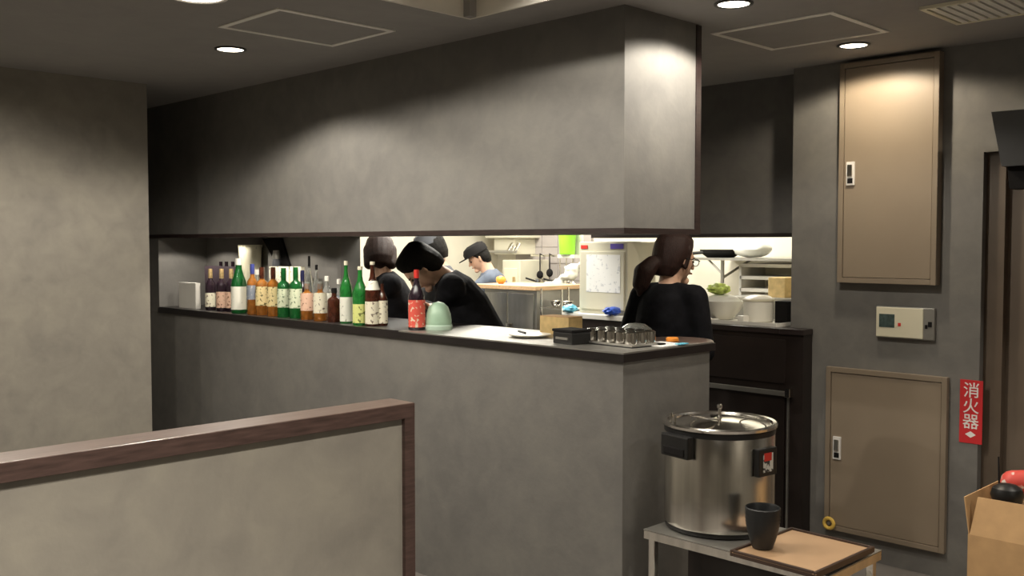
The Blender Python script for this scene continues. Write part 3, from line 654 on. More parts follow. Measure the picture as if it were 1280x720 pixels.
# mint dome, plate, box and trays on the counter
p = at_z(547, 413, SLAB_T); r_ = .067
md = thing('mint_dome', 'translucent mint green dome container beside the red labelled bottle', 'container', (p.x + .04, p.y + .04, SLAB_T))
hh = .175
MB().lathe([(r_ * .92, 0), (r_, .008), (r_, .045), (r_ * .93, .08), (r_ * .74, .115), (r_ * .42, .135), (.001, .142)], n=32).build('dome', M['mint'], md)
MB().lathe([(r_ * 1.02, 0), (r_ * 1.06, .006), (r_ * 1.06, .022), (r_ * 1.0, .026)], n=32, cap=False).build('base_rim', mat('mint_rim', (.45, .60, .50), .4), md)
p = at_z(662, 421, SLAB_T)
wp = thing('white_dish', 'flat white dish with a dark pen on the counter left of the yellow box', 'dish', (p.x, p.y, SLAB_T))
MB().lathe([(.06, 0), (.095, .008), (.10, .014), (.094, .014), (.06, .005), (.001, .004)], n=32).build('dish', M['plate'], wp)
tag(MB().tube([(p.x - .05, p.y - .02, SLAB_T + .022), (p.x + .0, p.y + .07, SLAB_T + .022)], .006).build('pen', M['black']), 'black pen lying on the flat white dish', 'pen')
# black box
def cbox(name, label, cat, m, px, py, w_, d_, h_, rz=0, z=SLAB_T, bev=.004, group=None):
    p = at_z(px, py, z); return tag(B(-w_ / 2, w_ / 2, -d_ / 2, d_ / 2, 0, h_, bev=bev).build(name, m, loc=(p.x, p.y, z)), label, cat, group)
p = at_z(716, 431, SLAB_T)
bb = thing('black_case', 'black rectangular case on the counter by the silver cups', 'case', (p.x + .045, p.y + .045, SLAB_T), R(-8))
B(-.055, .055, -.065, .065, 0, .052, bev=.006).build('case_body', M['black'], bb, smooth=False)
B(-.058, .058, -.068, .068, .052, .064, bev=.004).build('lid', M['blackmatte'], bb, smooth=False)
B(-.06, -.055, -.04, .04, .02, .03).build('clasp', M['steel_dull'], bb, smooth=False)
p = at_z(775, 434, SLAB_T)
st = thing('steel_tray', 'shallow silver tray holding a row of metal cups near the bar corner', 'tray', (p.x + .09, p.y + .06, SLAB_T), R(-5))
B(-.09, .09, -.14, .16, 0, .006, bev=.002).build('tray', M['black'], st, smooth=False)
m_ = MB()
for x0, x1, y0, y1 in ((-.09, .09, -.14, -.135), (-.09, .09, .155, .16), (-.09, -.085, -.135, .155), (.085, .09, -.135, .155)): m_.box(x0, x1, y0, y1, .006, .014)
m_.build('tray_rim', M['steel_dull'], st, smooth=False)
bx_ = st.location; proto = None; k_ = 0
for j in range(5):
    for i in range(3):
        loc = Vector((-.057 + i * .057, -.105 + j * .058, 0)); loc.rotate(st.rotation_euler); loc += bx_; loc.z = SLAB_T + .006
        row = ('front', 'middle', 'back')[i]; pos = ('first', 'second', 'third', 'fourth', 'fifth')[j]
        lb = f'polished metal cup, {row} row, {pos} from the right, on the silver tray'
        if proto is None:
            proto = thing('metal_cup', lb, 'cup', loc, group='metal cups on the counter tray')
            MB().lathe([(.021, 0), (.0255, .004), (.027, .045), (.026, .055), (.018, .060), (.001, .062)], n=24).build('cup_body', M['chrome'], proto)
            MB().lathe([(.0262, .0), (.0282, .002), (.0282, .006), (.0262, .008)], n=24, cap=False).build('rim', M['chrome'], proto)
        else: dup(proto, loc, lb)
p = at_z(800, 428, SLAB_T)
tag(MB().lathe([(.001, .075), (.04, .07), (.07, .05), (.082, .02), (.085, 0), (.081, 0), (.078, .018), (.067, .045), (.038, .065), (.001, .07)][::-1], n=32).build('clear_lid', M['clear'], loc=(p.x + .10, p.y + .10, SLAB_T + .001)), 'clear dome lid on the counter right behind the metal cups', 'lid')
p = at_z(828, 432, SLAB_T)
tag(B(-.09, .09, -.07, .07, .0, .003).build('paper_sheet', M['paper'], loc=(p.x + .02, p.y + .02, SLAB_T + .0015), smooth=False), 'white paper sheet lying at the bar corner', 'paper')
tag(MB().box(-.03, .03, -.015, .015, 0, .004).build('blue_card', M['cyan'], loc=(p.x + .07, p.y - .05, SLAB_T + .0048), smooth=False), 'light blue card on the paper sheet at the bar corner', 'card')
tag(MB().box(-.02, .02, -.01, .01, 0, .006).build('dark_clip', M['blackmatte'], loc=(p.x - .01, p.y - .0, SLAB_T + .0048), smooth=False), 'small dark clip on the paper sheet', 'clip')
p = at_z(842, 430, SLAB_T)
tag(MB().lathe([(.022, 0), (.028, .004), (.028, .016), (.022, .02), (.001, .021)], n=24).build('orange_cap', M['orange'], loc=(p.x + .06, p.y + .05, SLAB_T + .002)), 'small orange round cap at the end of the counter', 'cap')

# ================================================================ KITCHEN
def bX(px0, px1, pyt, pyb, X, dep):
    """world box whose front face lies in the plane X, seen between those columns"""
    m = (px0 + px1) / 2; a = at_x(px0, pyb, X).y; b = at_x(px1, pyb, X).y
    return X, X + dep, b, a, at_x(m, pyb, X).z, at_x(m, pyt, X).z
def place(bx, name, label, cat, group=None):
    x0, x1, y0, y1, z0, z1 = bx
    t = thing(name, label, cat, (x0, y0, z0), group=group); return t, x1 - x0, y1 - y0, z1 - z0
# tall machine with a sheet taped to it, on a low dark counter
KX2 = 4.95
bc = bX(705, 800, 394, 408, KX2 - .10, .62); zc = bc[5]
t, d_, w_, h_ = place((bc[0], bc[1], bc[2], bc[3], 0, zc), 'kitchen_counter', 'low dark kitchen counter with a pale top under the machine with the paper', 'counter')
B(0, d_, 0, w_, 0, h_ - .03).build('body', M['cabinet'], t, smooth=False); B(-.01, d_, -.01, w_ + .01, h_ - .03, h_, bev=.003).build('top', M['white'], t, smooth=False)
bx = bX(724, 784, 302, 391, KX2, .30)
t, d_, w_, h_ = place((bx[0], bx[1], bx[2], bx[3], zc, bx[5]), 'ice_machine', 'tall cream machine with a white printed sheet taped to its front', 'machine')
B(0, d_, 0, w_, 0, h_, bev=.008).build('housing', M['kpan'], t, smooth=False)
fp = B(-.012, -.001, .02, w_ - .02, h_ * .06, h_ * .86, bev=.003).build('front_door', M['kpan'], t, smooth=False)
B(-.014, -.0115, w_ * .12, w_ * .82, h_ * .30, h_ * .82).build('paper_sheet', M['paper'], fp, smooth=False)
B(-.004, -.0005, w_ * .08, w_ * .34, h_ * .90, h_ * .97).build('purple_label', M['purple'], t, smooth=False)
B(-.004, -.0005, w_ * .82, w_ * .96, h_ * .90, h_ * .95).build('red_label', M['redp'], t, smooth=False)
# blue bag and pale bag on the counter
p = at_z(768, 400, zc)
for px, nm, m_k, lb, s3 in ((768, 'blue_bag', 'blue', 'crumpled blue bag at the foot of the cream machine', (1.3, 1, .55)), (716, 'light_blue_cloth', 'cyan', 'light blue cloth on the pale counter left of the cream machine', (1, 1, .55))):
    p = at_x(px, 391, KX2 - .05); tag(MB().ball((0, 0, .028), .05, s3, 3, .14).build(nm, M[m_k], loc=(KX2 - .075, p.y, zc)), lb, 'bag' if 'bag' in nm else 'cloth')
# yellow-brown carton on the bar top behind the dish
bx = bX(680, 716, 396, 415, 3.50, .10)
t, d_, w_, h_ = place((3.47, 3.57, bx[2], bx[3], SLAB_T, bx[5] + .0), 'yellow_carton', 'yellowish cardboard carton on the counter behind the black case', 'carton')
B(0, .10, 0, w_, 0, h_, bev=.002).build('carton', M['card2'], t, smooth=False)
B(0, .10, 0, w_ * .48, h_ + .0005, h_ + .004).build('flap', M['card'], t, smooth=False); B(0, .10, w_ * .5, w_, h_ + .0005, h_ + .004).build('flap', M['card'], t, smooth=False)
# steel fridge / worktop and pale board
bx = bX(606, 671, 357, 420, 4.95, .5)
t, d_, w_, h_ = place((bx[0], bx[1], bx[2], bx[3], 0, bx[5]), 'steel_worktable', 'grey steel fridge table with a pale wooden top in the middle of the kitchen', 'table')
B(0, d_, 0, w_, .08, h_ - .03).build('body', M['steel_dull'], t, smooth=False)
B(-.02, d_, -.01, w_ + .12, h_ - .028, h_ + .002, bev=.003).build('wooden_top', M['wood'], t, smooth=False)
dd = B(-.014, -.001, .02, w_ * .52, .12, h_ - .05, bev=.003).build('door', M['steel'], t, smooth=False)
B(-.04, -.014, w_ * .46, w_ * .50, h_ * .5, h_ * .8, bev=.004).build('handle', M['chrome'], dd, smooth=False)
dd = B(-.014, -.001, w_ * .54, w_ - .02, .12, h_ - .05, bev=.003).build('door', M['steel'], t, smooth=False)
for y in (.05, w_ - .05):
    for x in (.05, d_ - .05): MB().tube([(x, y, 0), (x, y, .08)], .02).build('leg', M['steel_dull'], t)
ZT = bx[5]
tag(MB().ball((0, 0, .03), .035, (1, 1.2, .9), 2, .08).build('orange_glove', M['orange'], loc=(5.1, at_x(626, 352, 5.1).y, ZT + .002)), 'small orange item on the wooden table top', 'glove')  # orange ball stands for the gloved hand of the far cook
# cream boiler / hood assembly on the wall
hb = bX(606, 645, 250, 318, 6.35, .33)
t, d_, w_, h_ = place(hb, 'exhaust_hood', 'cream exhaust hood with a pipe over the far cook', 'hood')
B(0, d_, 0, w_, h_ * .3, h_, bev=.01).build('housing', M['kpan'], t, smooth=False); B(.04, d_, w_ * .15, w_ * .8, 0, h_ * .3, bev=.006).build('duct', M['kpan'], t, smooth=False)
MB().tube([(-.02, -.02, h_ * .05), (-.02, w_ * .9, h_ * .05)], .014).build('pipe', M['steel_dull'], t)
for y in (.0, w_ * .2): MB().tube([(-.02, y, h_ * .05), (.04, y, h_ * .2)], .02).build('pipe_knob', M['steel'], t)
bx = bX(628, 650, 325, 352, 6.25, .38)
t, d_, w_, h_ = place((bx[0], bx[1], bx[2], bx[3], 0, bx[5]), 'cream_boiler', 'cream enamel boiler cabinet behind the steel table', 'boiler')
B(0, d_, 0, w_, 0, h_, bev=.008).build('housing', M['kpan'], t, smooth=False); B(-.01, -.001, .03, w_ - .03, h_ * .4, h_ * .95, bev=.003).build('door', M['cream'], t, smooth=False)
MB().tube([(-.03, .05, h_ * .6), (-.03, .05, h_ * .9)], .012).build('handle', M['gold'], t)
# gas range with pans and hanging tools
bx = bX(660, 715, 372, 430, 5.9, .6)
t, d_, w_, h_ = place((bx[0], bx[1], bx[2], bx[3], 0, bx[5]), 'gas_range', 'steel gas range with burners at the mauve tiled wall', 'range')
B(0, d_, 0, w_, 0, h_, bev=.006).build('body', M['steel_dull'], t, smooth=False)
for j in range(3):
    g = MB().lathe([(.09, h_), (.10, h_ + .01), (.10, h_ + .03), (.085, h_ + .03), (.085, h_ + .01)], (.18, w_ * (.2 + .3 * j), 0), 24, cap=False).build('burner', M['blackmatte'], t)
    MB().tube([(-.025, w_ * (.2 + .3 * j), h_ - .06), (0, w_ * (.2 + .3 * j), h_ - .06)], .02, 12).build('knob', M['black'], t)
ZR = bx[5]
for i, (px, s_) in enumerate(((676, .95), (699, 1.0))):
    p = at_x(px, 368, 6.1)
    t = thing('saucepan', ['left steel saucepan on the gas range', 'right steel saucepan on the gas range'][i], 'saucepan', (6.1, p.y, ZR + .031), group='pans on the range')
    MB().lathe([(.06 * s_, 0), (.065 * s_, .005), (.065 * s_, .11), (.062 * s_, .11), (.06 * s_, .01), (.001, .008)], n=24).build('pan_body', M['steel'], t)
    MB().tube([(-.06 * s_, 0, .09), (-.17 * s_, .02, .12)], .008).build('handle', M['black'], t)
# low steel rack with bowls at 672-702 / 365-395
bx = bX(674, 702, 385, 440, 4.95, .30)
t, d_, w_, h_ = place((bx[0], bx[1], bx[2], bx[3], 0, bx[5]), 'wire_rack', 'steel wire rack with bowls behind the yellow carton', 'rack')
for x in (0.01, d_ - .01):
    for y in (.01, w_ - .01): MB().tube([(x, y, 0), (x, y, h_ + .13)], .008).build('post', M['steel'], t)
for zz in (.2, .6, h_ - .01):
    m_ = MB(); m_.box(0, d_, 0, .008, zz, zz + .01); m_.box(0, d_, w_ - .008, w_, zz, zz + .01)
    for i in range(12): m_.box(d_ * i / 11 - .002, d_ * i / 11 + .002, 0, w_, zz + .003, zz + .008)
    m_.build('wire_shelf', M['steel'], t, smooth=False)
proto = thing('steel_bowl', 'x', 'bowl', (0, 0, 0), group='steel bowls on the wire rack')
MB().lathe([(.018, 0), (.034, .015), (.042, .04), (.040, .04), (.03, .015), (.001, .004)], n=20).build('bowl_body', M['chrome'], proto)
MB().lathe([(.041, .038), (.044, .04), (.044, .042), (.041, .043)], n=20, cap=False).build('rim', M['steel'], proto)
base = Vector(t.location); nms = ['left', 'right']
for j in range(2):
    loc = Vector((4.95 + .12, base.y + w_ * (.27 + .5 * (1 - j)), bx[5] + .002)); lb = f'{nms[j]} steel bowl on top of the wire rack'
    if j == 0: proto.location = loc; proto['label'] = lb
    else: dup(proto, loc, lb)
# lime bucket on the wall, tool rail
p = at_x(709, 318, 6.3)
gb = thing('lime_bucket', 'bright lime green bucket hanging high at the kitchen wall', 'bucket', (6.3, p.y, p.z))
hh = at_x(709, 288, 6.3).z - p.z
MB().lathe([(.06, 0), (.065, .005), (.078, hh), (.074, hh), (.058, .01), (.001, .008)], n=28).build('bucket_body', M['green'], gb)
MB().lathe([(.079, hh - .012), (.083, hh - .01), (.083, hh), (.079, hh)], n=28, cap=False).build('rim', M['green'], gb)
B(-.02, .40, -.095, .095, -.03, -.002).build('white_bracket', M['white'], gb, smooth=False)
B(.09, .10, -.10, .10, -.03, hh).build('backboard', M['white'], gb, smooth=False)
pa, pb = at_x(664, 330, 6.5), at_x(724, 330, 6.5)
rl = thing('tool_rail', 'steel rail on the kitchen wall below the lime bucket', 'rail', (6.5, pb.y, pa.z + .08))
MB().tube([(0, 0, 0), (0, pa.y - pb.y, 0)], .01).build('rail', M['steel'], rl)
for y in (.02, pa.y - pb.y - .02): MB().tube([(0, y, 0), (.17, y, 0)], .008).build('bracket', M['steel'], rl)
for i, px in enumerate((675, 687, 700, 708, 716)):
    p = at_x(px, 330, 6.47); L = (.14, .12, .2, .18, .22)[i]; nm = ('ladle', 'skimmer', 'spatula', 'whisk', 'ladle')[i]
    lbs = ('dark ladle hanging leftmost on the steel rail', 'dark skimmer hanging second from left on the steel rail', 'steel spatula hanging in the middle of the rail', 'steel whisk hanging fourth on the rail', 'long steel ladle hanging rightmost on the rail')
    tl = thing(nm, lbs[i], nm, (6.47, p.y, pa.z + .075), group='kitchen tools on the rail')
    dk = i < 2
    MB().tube([(0.02, 0, .01), (0, 0, .02), (0, 0, 0), (0, 0, -L)], .006).build('handle', M['black' if dk else 'steel'], tl)
    MB().ball((0, 0, -L - .03), .038, (.5, 1, 1), 2).build('head', M['blackmatte' if dk else 'steel'], tl)
# white film / flexible duct swinging up to the right
pts = [at_d(px, py, 7.7) for px, py in ((684, 360), (694, 358), (704, 350), (714, 340), (724, 332), (732, 328))]
m_ = MB()
for a_, c_ in zip(pts, pts[1:]):
    for q_ in (.2, .7): m_.ball(a_.lerp(c_, q_) + Vector((random.uniform(-.02, .02), random.uniform(-.02, .02), random.uniform(-.015, .015))), random.uniform(.035, .055), (1.3, 1, .8), 2, .25)
tag(remesh(m_.build('white_sheet_roll', M['bag']), .012, 2), 'white crumpled plastic sheet reaching upward left of the cream machine', 'sheet')
bx = bX(706, 722, 352, 372, 5.6, .2)
t, d_, w_, h_ = place((bx[0], bx[1], bx[2], bx[3], bx[4], bx[5] - .02), 'tan_bag', 'tan paper bag under the white plastic sheet', 'bag')
MB().ball((.1, w_ / 2, h_ / 2), h_ * .55, (1.0, 1.1, .9), 3, .05).build('bag_body', M['card2'], t)
tag(B(5.58, 5.8, bx[2] - .02, bx[3] + .02, 0, bx[4], bev=.003).build('bin_cabinet', M['cabinet'], smooth=False), 'dark cabinet below the tan paper bag', 'cabinet')

# ---- right part of the kitchen: wall shelf, pans, crockery on the dark cabinet
SXW = 6.45
pa, pb = at_x(868, 322, 6.2), at_x(1005, 322, 6.2); zs = pa.z
sh = thing('wall_shelf', 'long steel wall shelf with bracket above the white crockery', 'shelf', (6.2, pb.y, zs))
B(0, .49, 0, pa.y - pb.y, -.018, 0).build('board', M['steel_dull'], sh, smooth=False)
y = at_x(907, 322, 6.3).y - pb.y
MB().tube([(.06, y, -.018), (.06, y, -.42)], .014).build('post', M['steel_dull'], sh)
MB().tube([(.06, y, -.15), (.45, y, -.018)], .01).build('brace', M['steel_dull'], sh)
MB().tube([(.06, y, -.12), (.06, y + .12, -.018)], .008).build('brace', M['steel_dull'], sh)
p = at_x(898, 316, 6.35)
fpn = thing('frying_pan', 'black frying pan on the steel wall shelf', 'pan', (6.38, p.y, zs))
MB().lathe([(.10, 0), (.15, .035), (.155, .06), (.15, .06), (.10, .01), (.001, .008)], n=32).build('pan_body', M['blackmatte'], fpn)
MB().tube([(-.12, .06, .04), (-.2, .14, .03)], .012).build('handle', M['black'], fpn)
p = at_x(936, 316, 6.35)
tag(MB().ball((0, 0, .05), .15, (.9, .95, .42), 3, .05).build('white_cloth', M['bag'], loc=(6.4, p.y, zs + .012)), 'white cloth bundle on the steel wall shelf right of the frying pan', 'cloth')
# rack with plates further down the wall
pa, pb = at_x(925, 350, 6.35), at_x(1000, 350, 6.35)
rk = thing('dish_shelf', 'white two-tier dish shelf on the kitchen wall behind the pot', 'shelf', (6.35, pb.y, 1.10))
for zz in (1.46, 1.37, 1.28): B(0, .34, 0, pa.y - pb.y, zz - 1.10, zz - 1.10 + .025).build('board', M['white'], rk, smooth=False)
for y in (0, pa.y - pb.y): B(0, .34, y - .01, y + .01, .1, .37).build('side', M['white'], rk, smooth=False)
bx = bX(960, 981, 347, 372, 6.0, .2)
tag(B(bx[0], bx[1], bx[2], bx[3], bx[4], bx[5], bev=.003).build('small_carton', M['card2'], smooth=False), 'small orange-brown carton at the far right of the kitchen opening', 'carton')
tag(B(5.95, 6.3, bx[2] - .3, bx[3] + .3, 0, bx[4], bev=.003).build('work_counter', M['steel_dull'], smooth=False), 'steel work counter under the small orange-brown carton', 'counter')
# on the dark cabinet
ZC = CZ
p = at_z(945, 405, ZC)
wt = thing('white_tray', 'long white tray on the dark cabinet at the kitchen opening', 'tray', (4.93, at_x(942, 402, 4.93).y, ZC), 0)
B(-.13, .13, -.22, .22, 0, .008, bev=.002).build('tray_base', M['white'], wt, smooth=False)
m_ = MB()
for x0, x1, y0, y1 in ((-.14, -.13, -.22, .22), (.13, .14, -.22, .22), (-.13, .13, -.23, -.22), (-.13, .13, .22, .23)): m_.box(x0, x1, y0, y1, 0, .02)
m_.build('tray_rim', M['white'], wt, smooth=False)
p = at_x(904, 402, 4.90)
bwz = ZC + .009
bw = thing('white_bowl', 'large white bowl in plastic film on the white tray beside the woman', 'bowl', (4.97, at_x(903, 400, 4.97).y, bwz))
MB().lathe([(.05, 0), (.06, .004), (.10, .05), (.125, .11), (.121, .11), (.09, .04), (.001, .012)], n=32).build('bowl_body', M['plate'], bw)
MB().ball((0, 0, .10), .105, (1.05, 1.05, .45), 3, .07).build('film', M['bag'], bw)
tag(MB().ball((0, 0, .03), .055, (1.2, 1.2, .6), 3, .22).build('lettuce', M['leaf'], loc=(4.97, bw.location.y + .03, bwz + .15)), 'green lettuce on top of the large white bowl', 'lettuce')
pt_ = thing('white_pot', 'white cylindrical rice pot standing on the white tray right of the bowl', 'pot', (4.96, at_x(948, 398, 4.96).y, bwz))
MB().lathe([(.075, 0), (.082, .006), (.086, .12), (.084, .135), (.06, .148), (.001, .155)], n=32).build('pot_body', M['plate'], pt_)
MB().lathe([(.087, .118), (.09, .12), (.09, .13), (.086, .132)], n=32, cap=False).build('rim', M['cream'], pt_)
tag(B(-.05, .05, -.04, .04, 0, .13, bev=.004).build('black_canister', M['blackmatte'], loc=(5.02, at_x(978, 400, 5.02).y - .02, ZC + .001)), 'black canister at the right end of the dark cabinet', 'canister')
tag(B(-.03, .03, -.02, .02, 0, .04, bev=.004).build('tape_dispenser', M['white'], loc=(4.84, at_x(929, 398, 4.84).y, bwz)), 'small white holder between the white bowl and the pot', 'holder')
# cream duct panel behind the woman
bx = bX(786, 812, 300, 345, 5.9, .3)
tag(B(bx[0], bx[1], bx[2], bx[3], 0, bx[5], bev=.01).build('tall_locker', M['kpan']), 'tall cream locker between the machine and the woman with the ponytail', 'locker')

# ================================================================ PEOPLE
def ik(sh, hd, l1, l2, hint):
    d = hd - sh; L = min(d.length, (l1 + l2) * .999); dn = d.normalized()
    a = (l1 * l1 - l2 * l2 + L * L) / (2 * L); h = math.sqrt(max(0, l1 * l1 - a * a))
    hp = hint - dn * hint.dot(dn); hp.normalize()
    return sh + dn * a + hp * h, sh + dn * L
def person(label, pel, yaw, lean, height, shirt, hairm, hands, head_yaw=0, head_pitch=0, twist=0, sleeve='long', hair='short', cap=None, female=False, neck_fwd=.3, hscale=1.08):
    """yaw: direction faced (world angle); lean: torso pitch; hands: two world targets (right, left)"""
    k = height / 1.7
    root = thing('person', label, 'person', (pel[0], pel[1], 0), group='kitchen staff')
    org = Vector((pel[0], pel[1], 0)); pl = Vector((0, 0, pel[2]))
    f = Vector((math.cos(yaw), math.sin(yaw), 0)); rt = Vector((f.y, -f.x, 0)); Z = Vector((0, 0, 1))
    tt = Z * math.cos(lean) + f * math.sin(lean); nn = f * math.cos(lean) - Z * math.sin(lean)
    low = (Z * math.cos(lean * .6) + f * math.sin(lean * .6))
    wa = pl + low * .14 * k; ch = wa + tt * .20 * k; shc = ch + tt * .14 * k
    nb = shc + tt * .055 * k
    hd_dir = (tt * (1 - neck_fwd) + f * neck_fwd * .7 + Z * .3 * math.cos(lean)).normalized()
    neck_top = nb + hd_dir * .045 * k
    # head frame
    hf = Matrix.Rotation(-head_yaw, 3, 'Z') @ f
    hr = Vector((hf.y, -hf.x, 0)); hp_ = lean * .5 + head_pitch
    hu = Z * math.cos(hp_) + hf * math.sin(hp_); hfw = hf * math.cos(hp_) - Z * math.sin(hp_)
    hc = neck_top + hu * .09 * k + hfw * .02 * k
    hs = k * hscale
    def HP(x, y, z): return hc + (hr * x + hfw * y + hu * z) * hs
    sw = (.155 if female else .175) * k
    S = [shc + rt * sw - tt * .01, shc - rt * sw - tt * .01]
    tg = [Vector(h) - org for h in hands]
    arms = []
    for i in (0, 1):
        side = rt if i == 0 else -rt
        e, h = ik(S[i], tg[i], .28 * k, .25 * k, (side * .5 - Z * .8 - f * .35))
        arms.append((S[i], e, h))
    hips = [pl + rt * .09 * k, pl - rt * .09 * k]
    legs = []
    for i, h in enumerate(hips):
        s_ = rt if i == 0 else -rt
        an = Vector((0, 0, .08 * k)) + s_ * .12 * k - f * .02
        kn, an = ik(h, an, (pel[2]) * .5, (pel[2]) * .5, f)
        an = Vector((an.x, an.y, .08 * k)); legs.append((h, kn, an))
    # ---- body: one continuous surface
    b = MB()
    b.loft([(pl - Z * .10 * k, rt, f, .10 * k, .08 * k), (pl, rt, f, .155 * k, .105 * k), (wa, rt, nn, .125 * k, .09 * k), (ch, rt, nn, .15 * k, .105 * k), (shc, rt, nn, .13 * k, .085 * k), (nb, rt, nn, .06 * k, .06 * k)])
    b.capsule(nb - tt * .03, .062 * k, neck_top + hu * .03, .054 * k)
    for s_, e, h in arms:
        b.capsule(s_, .054 * k, e, .040 * k); b.capsule(e, .040 * k, h, .026 * k)
    for h, kn, an in legs:
        b.capsule(h, .085 * k, kn, .055 * k); b.capsule(kn, .055 * k, an, .036 * k); b.capsule(an - Z * .03, .035 * k, an + f * .13 * k - Z * .04, .028 * k)
    # head: skull, face plane, jaw, nose, ears, brow
    seg = MB(); n_u, n_v = 24, 16; rings = []
    for j in range(1, n_v):
        ph = PI * j / n_v; z = math.cos(ph); row = []
        for i in range(n_u):
            th2 = 2 * PI * i / n_u; x = math.sin(ph) * math.sin(th2); y = math.sin(ph) * math.cos(th2)
            X_, Y_, Z_ = x * .074, y * .094, z * .115
            if z < 0: X_ *= 1 + z * .28; Y_ = Y_ * (1 + z * .12) + (.012 * -z if y > 0 else .028 * -z)
            if y > .3 and abs(z) < .25 and .15 < abs(x) < .6: Y_ -= .006
            if y > .2: X_ *= .96
            row.append(b.b.verts.new(HP(X_, Y_, Z_)))
        rings.append(row)
    for a_, c_ in zip(rings, rings[1:]):
        for i in range(n_u): b.b.faces.new((a_[i], a_[(i + 1) % n_u], c_[(i + 1) % n_u], c_[i]))
    b.b.faces.new(rings[0]); b.b.faces.new(rings[-1][::-1])
    b.capsule(HP(0, .088, .012), .008 * hs, HP(0, .108, -.022), .012 * hs, 8)
    b.capsule(HP(-.03, .083, .03), .008 * hs, HP(.03, .083, .03), .008 * hs, 8)
    b.capsule(HP(-.016, .092, -.052), .007 * hs, HP(.016, .092, -.052), .007 * hs, 8)
    b.capsule(HP(0, .078, -.09), .018 * hs, HP(0, .07, -.095), .02 * hs, 8)
    for s_ in (-1, 1): b.capsule(HP(s_ * .075, -.005, .012), .012 * hs, HP(s_ * .072, .0, -.022), .009 * hs, 8)
    # hands: palm, thumb, four unequal bent fingers
    for i, (s_, e, h) in enumerate(arms):
        fd = (h - e).normalized(); fd = (fd * .8 - Z * .25).normalized(); sd = fd.cross(Z).normalized() * (1 if i == 0 else -1); dn = fd.cross(sd).normalized()
        if dn.z > 0: dn = -dn
        pc = h + fd * .05 * k
        for o_ in (-.022, -.007, .008, .022): b.capsule(h + fd * .012 * k + sd * o_ * .7 * k, .013 * k, h + fd * .088 * k + sd * o_ * k, .012 * k, 8)
        for o_, L in ((-.030, .055), (-.010, .070), (.010, .075), (.030, .066)):
            a0_ = h + fd * .09 * k + sd * o_ * k; a1_ = a0_ + (fd * .9 + dn * .35) * L * .5 * k; a2_ = a1_ + (fd * .5 + dn * .85) * L * .5 * k
            b.capsule(a0_, .0088 * k, a1_, .008 * k, 8); b.capsule(a1_, .008 * k, a2_, .0072 * k, 8)
        a0_ = h + fd * .03 * k - sd * .028 * k; a1_ = a0_ + (fd * .6 - sd * .7 + dn * .2) * .035 * k; b.capsule(a0_, .012 * k, a1_, .0095 * k, 8); b.capsule(a1_, .0095 * k, a1_ + (fd * .8 - sd * .2 + dn * .3) * .03 * k, .008 * k, 8)
    remesh(b.build('body', M['skin'], root), .0065, 3)
    # eyes, lips
    for s_ in (-1, 1):
        MB().ball(HP(s_ * .031, .080, .004), .010 * hs, (1, 1, .7), 2).build('eye', M['eyew'], root)
        MB().capsule(HP(s_ * .018, .091, .022), .0035, HP(s_ * .045, .082, .024), .003, 6).build('eyebrow', hairm, root)
    MB().capsule(HP(-.017, .094, -.052), .005, HP(.017, .094, -.052), .005, 8).build('mouth', M['lip'], root)
    # shirt
    g = .018 * k; b = MB()
    b.loft([(pl - Z * .10 * k, rt, f, .175 * k, .135 * k), (pl, rt, f, .172 * k, .13 * k), (wa, rt, nn, .155 * k, .12 * k), (ch, rt, nn, .178 * k, .135 * k), (shc - tt * .02, rt, nn, .17 * k, .112 * k), (shc + tt * .03, rt, nn, .11 * k, .085 * k), (nb + tt * .004, rt, nn, .072 * k, .07 * k)])
    for s_, e, h in arms:
        b.capsule(nb - tt * .03 * k, .055 * k, s_, .07 * k)
        b.capsule(s_, .076 * k, e, .062 * k)
        if sleeve == 'long': b.capsule(e, .062 * k, h - (h - e).normalized() * .03, .042 * k)
    if sleeve == 'short':
        pass
    sh_o = remesh(b.build('sweater' if sleeve == 'long' else 'shirt', shirt, root), .011, 4)
    b = MB(); b.loft([(pl + Z * .05, rt, f, .15 * k, .115 * k), (pl - Z * .1 * k, rt, f, .17 * k, .125 * k), (pl - Z * .16 * k, rt, f, .12 * k, .1 * k)])
    for h, kn, an in legs: b.capsule(h, .10 * k, kn, .075 * k); b.capsule(kn, .075 * k, an + Z * .03, .062 * k)
    remesh(b.build('trousers', M['trousers'], root), .014, 3)
    for h, kn, an in legs:
        MB().capsule(Vector((an.x, an.y, .045)) - f * .03, .044, Vector((an.x, an.y, .043)) + f * .15 * k, .042, 14).build('shoe', M['blackmatte'], root)
    # hair: solid cap over the skull, open to the face
    b = MB()
    if cap: hs0, hs = hs, hs * .90
    b.loft([(HP(0, -.008, .138), hr * hs, hfw * hs, .03, .035), (HP(0, -.010, .130), hr * hs, hfw * hs, .058, .072), (HP(0, -.014, .108), hr * hs, hfw * hs, .078, .092), (HP(0, -.020, .075), hr * hs, hfw * hs, .087, .100), (HP(0, -.026, .04), hr * hs, hfw * hs, .092, .098), (HP(0, -.040, .0), hr * hs, hfw * hs, .090, .084), (HP(0, -.052, -.04), hr * hs, hfw * hs, .080, .068), (HP(0, -.056, -.085), hr * hs, hfw * hs, .055, .045)])
    for s_ in (-1, 1): b.capsule(HP(s_ * .070, .022, .06), .020, HP(s_ * .076, .0 if hair == 'short' else .008, .01 if hair == 'short' else -.03), .013)
    if hair == 'ponytail':
        b.capsule(HP(0, -.10, -.02), .032, HP(0, -.135, -.035), .028); b.capsule(HP(0, -.135, -.035), .042, HP(0, -.175, -.085), .054); b.capsule(HP(0, -.175, -.085), .054, HP(.0, -.185, -.14), .044); b.capsule(HP(0, -.185, -.13), .038, HP(0, -.185, -.19), .014)
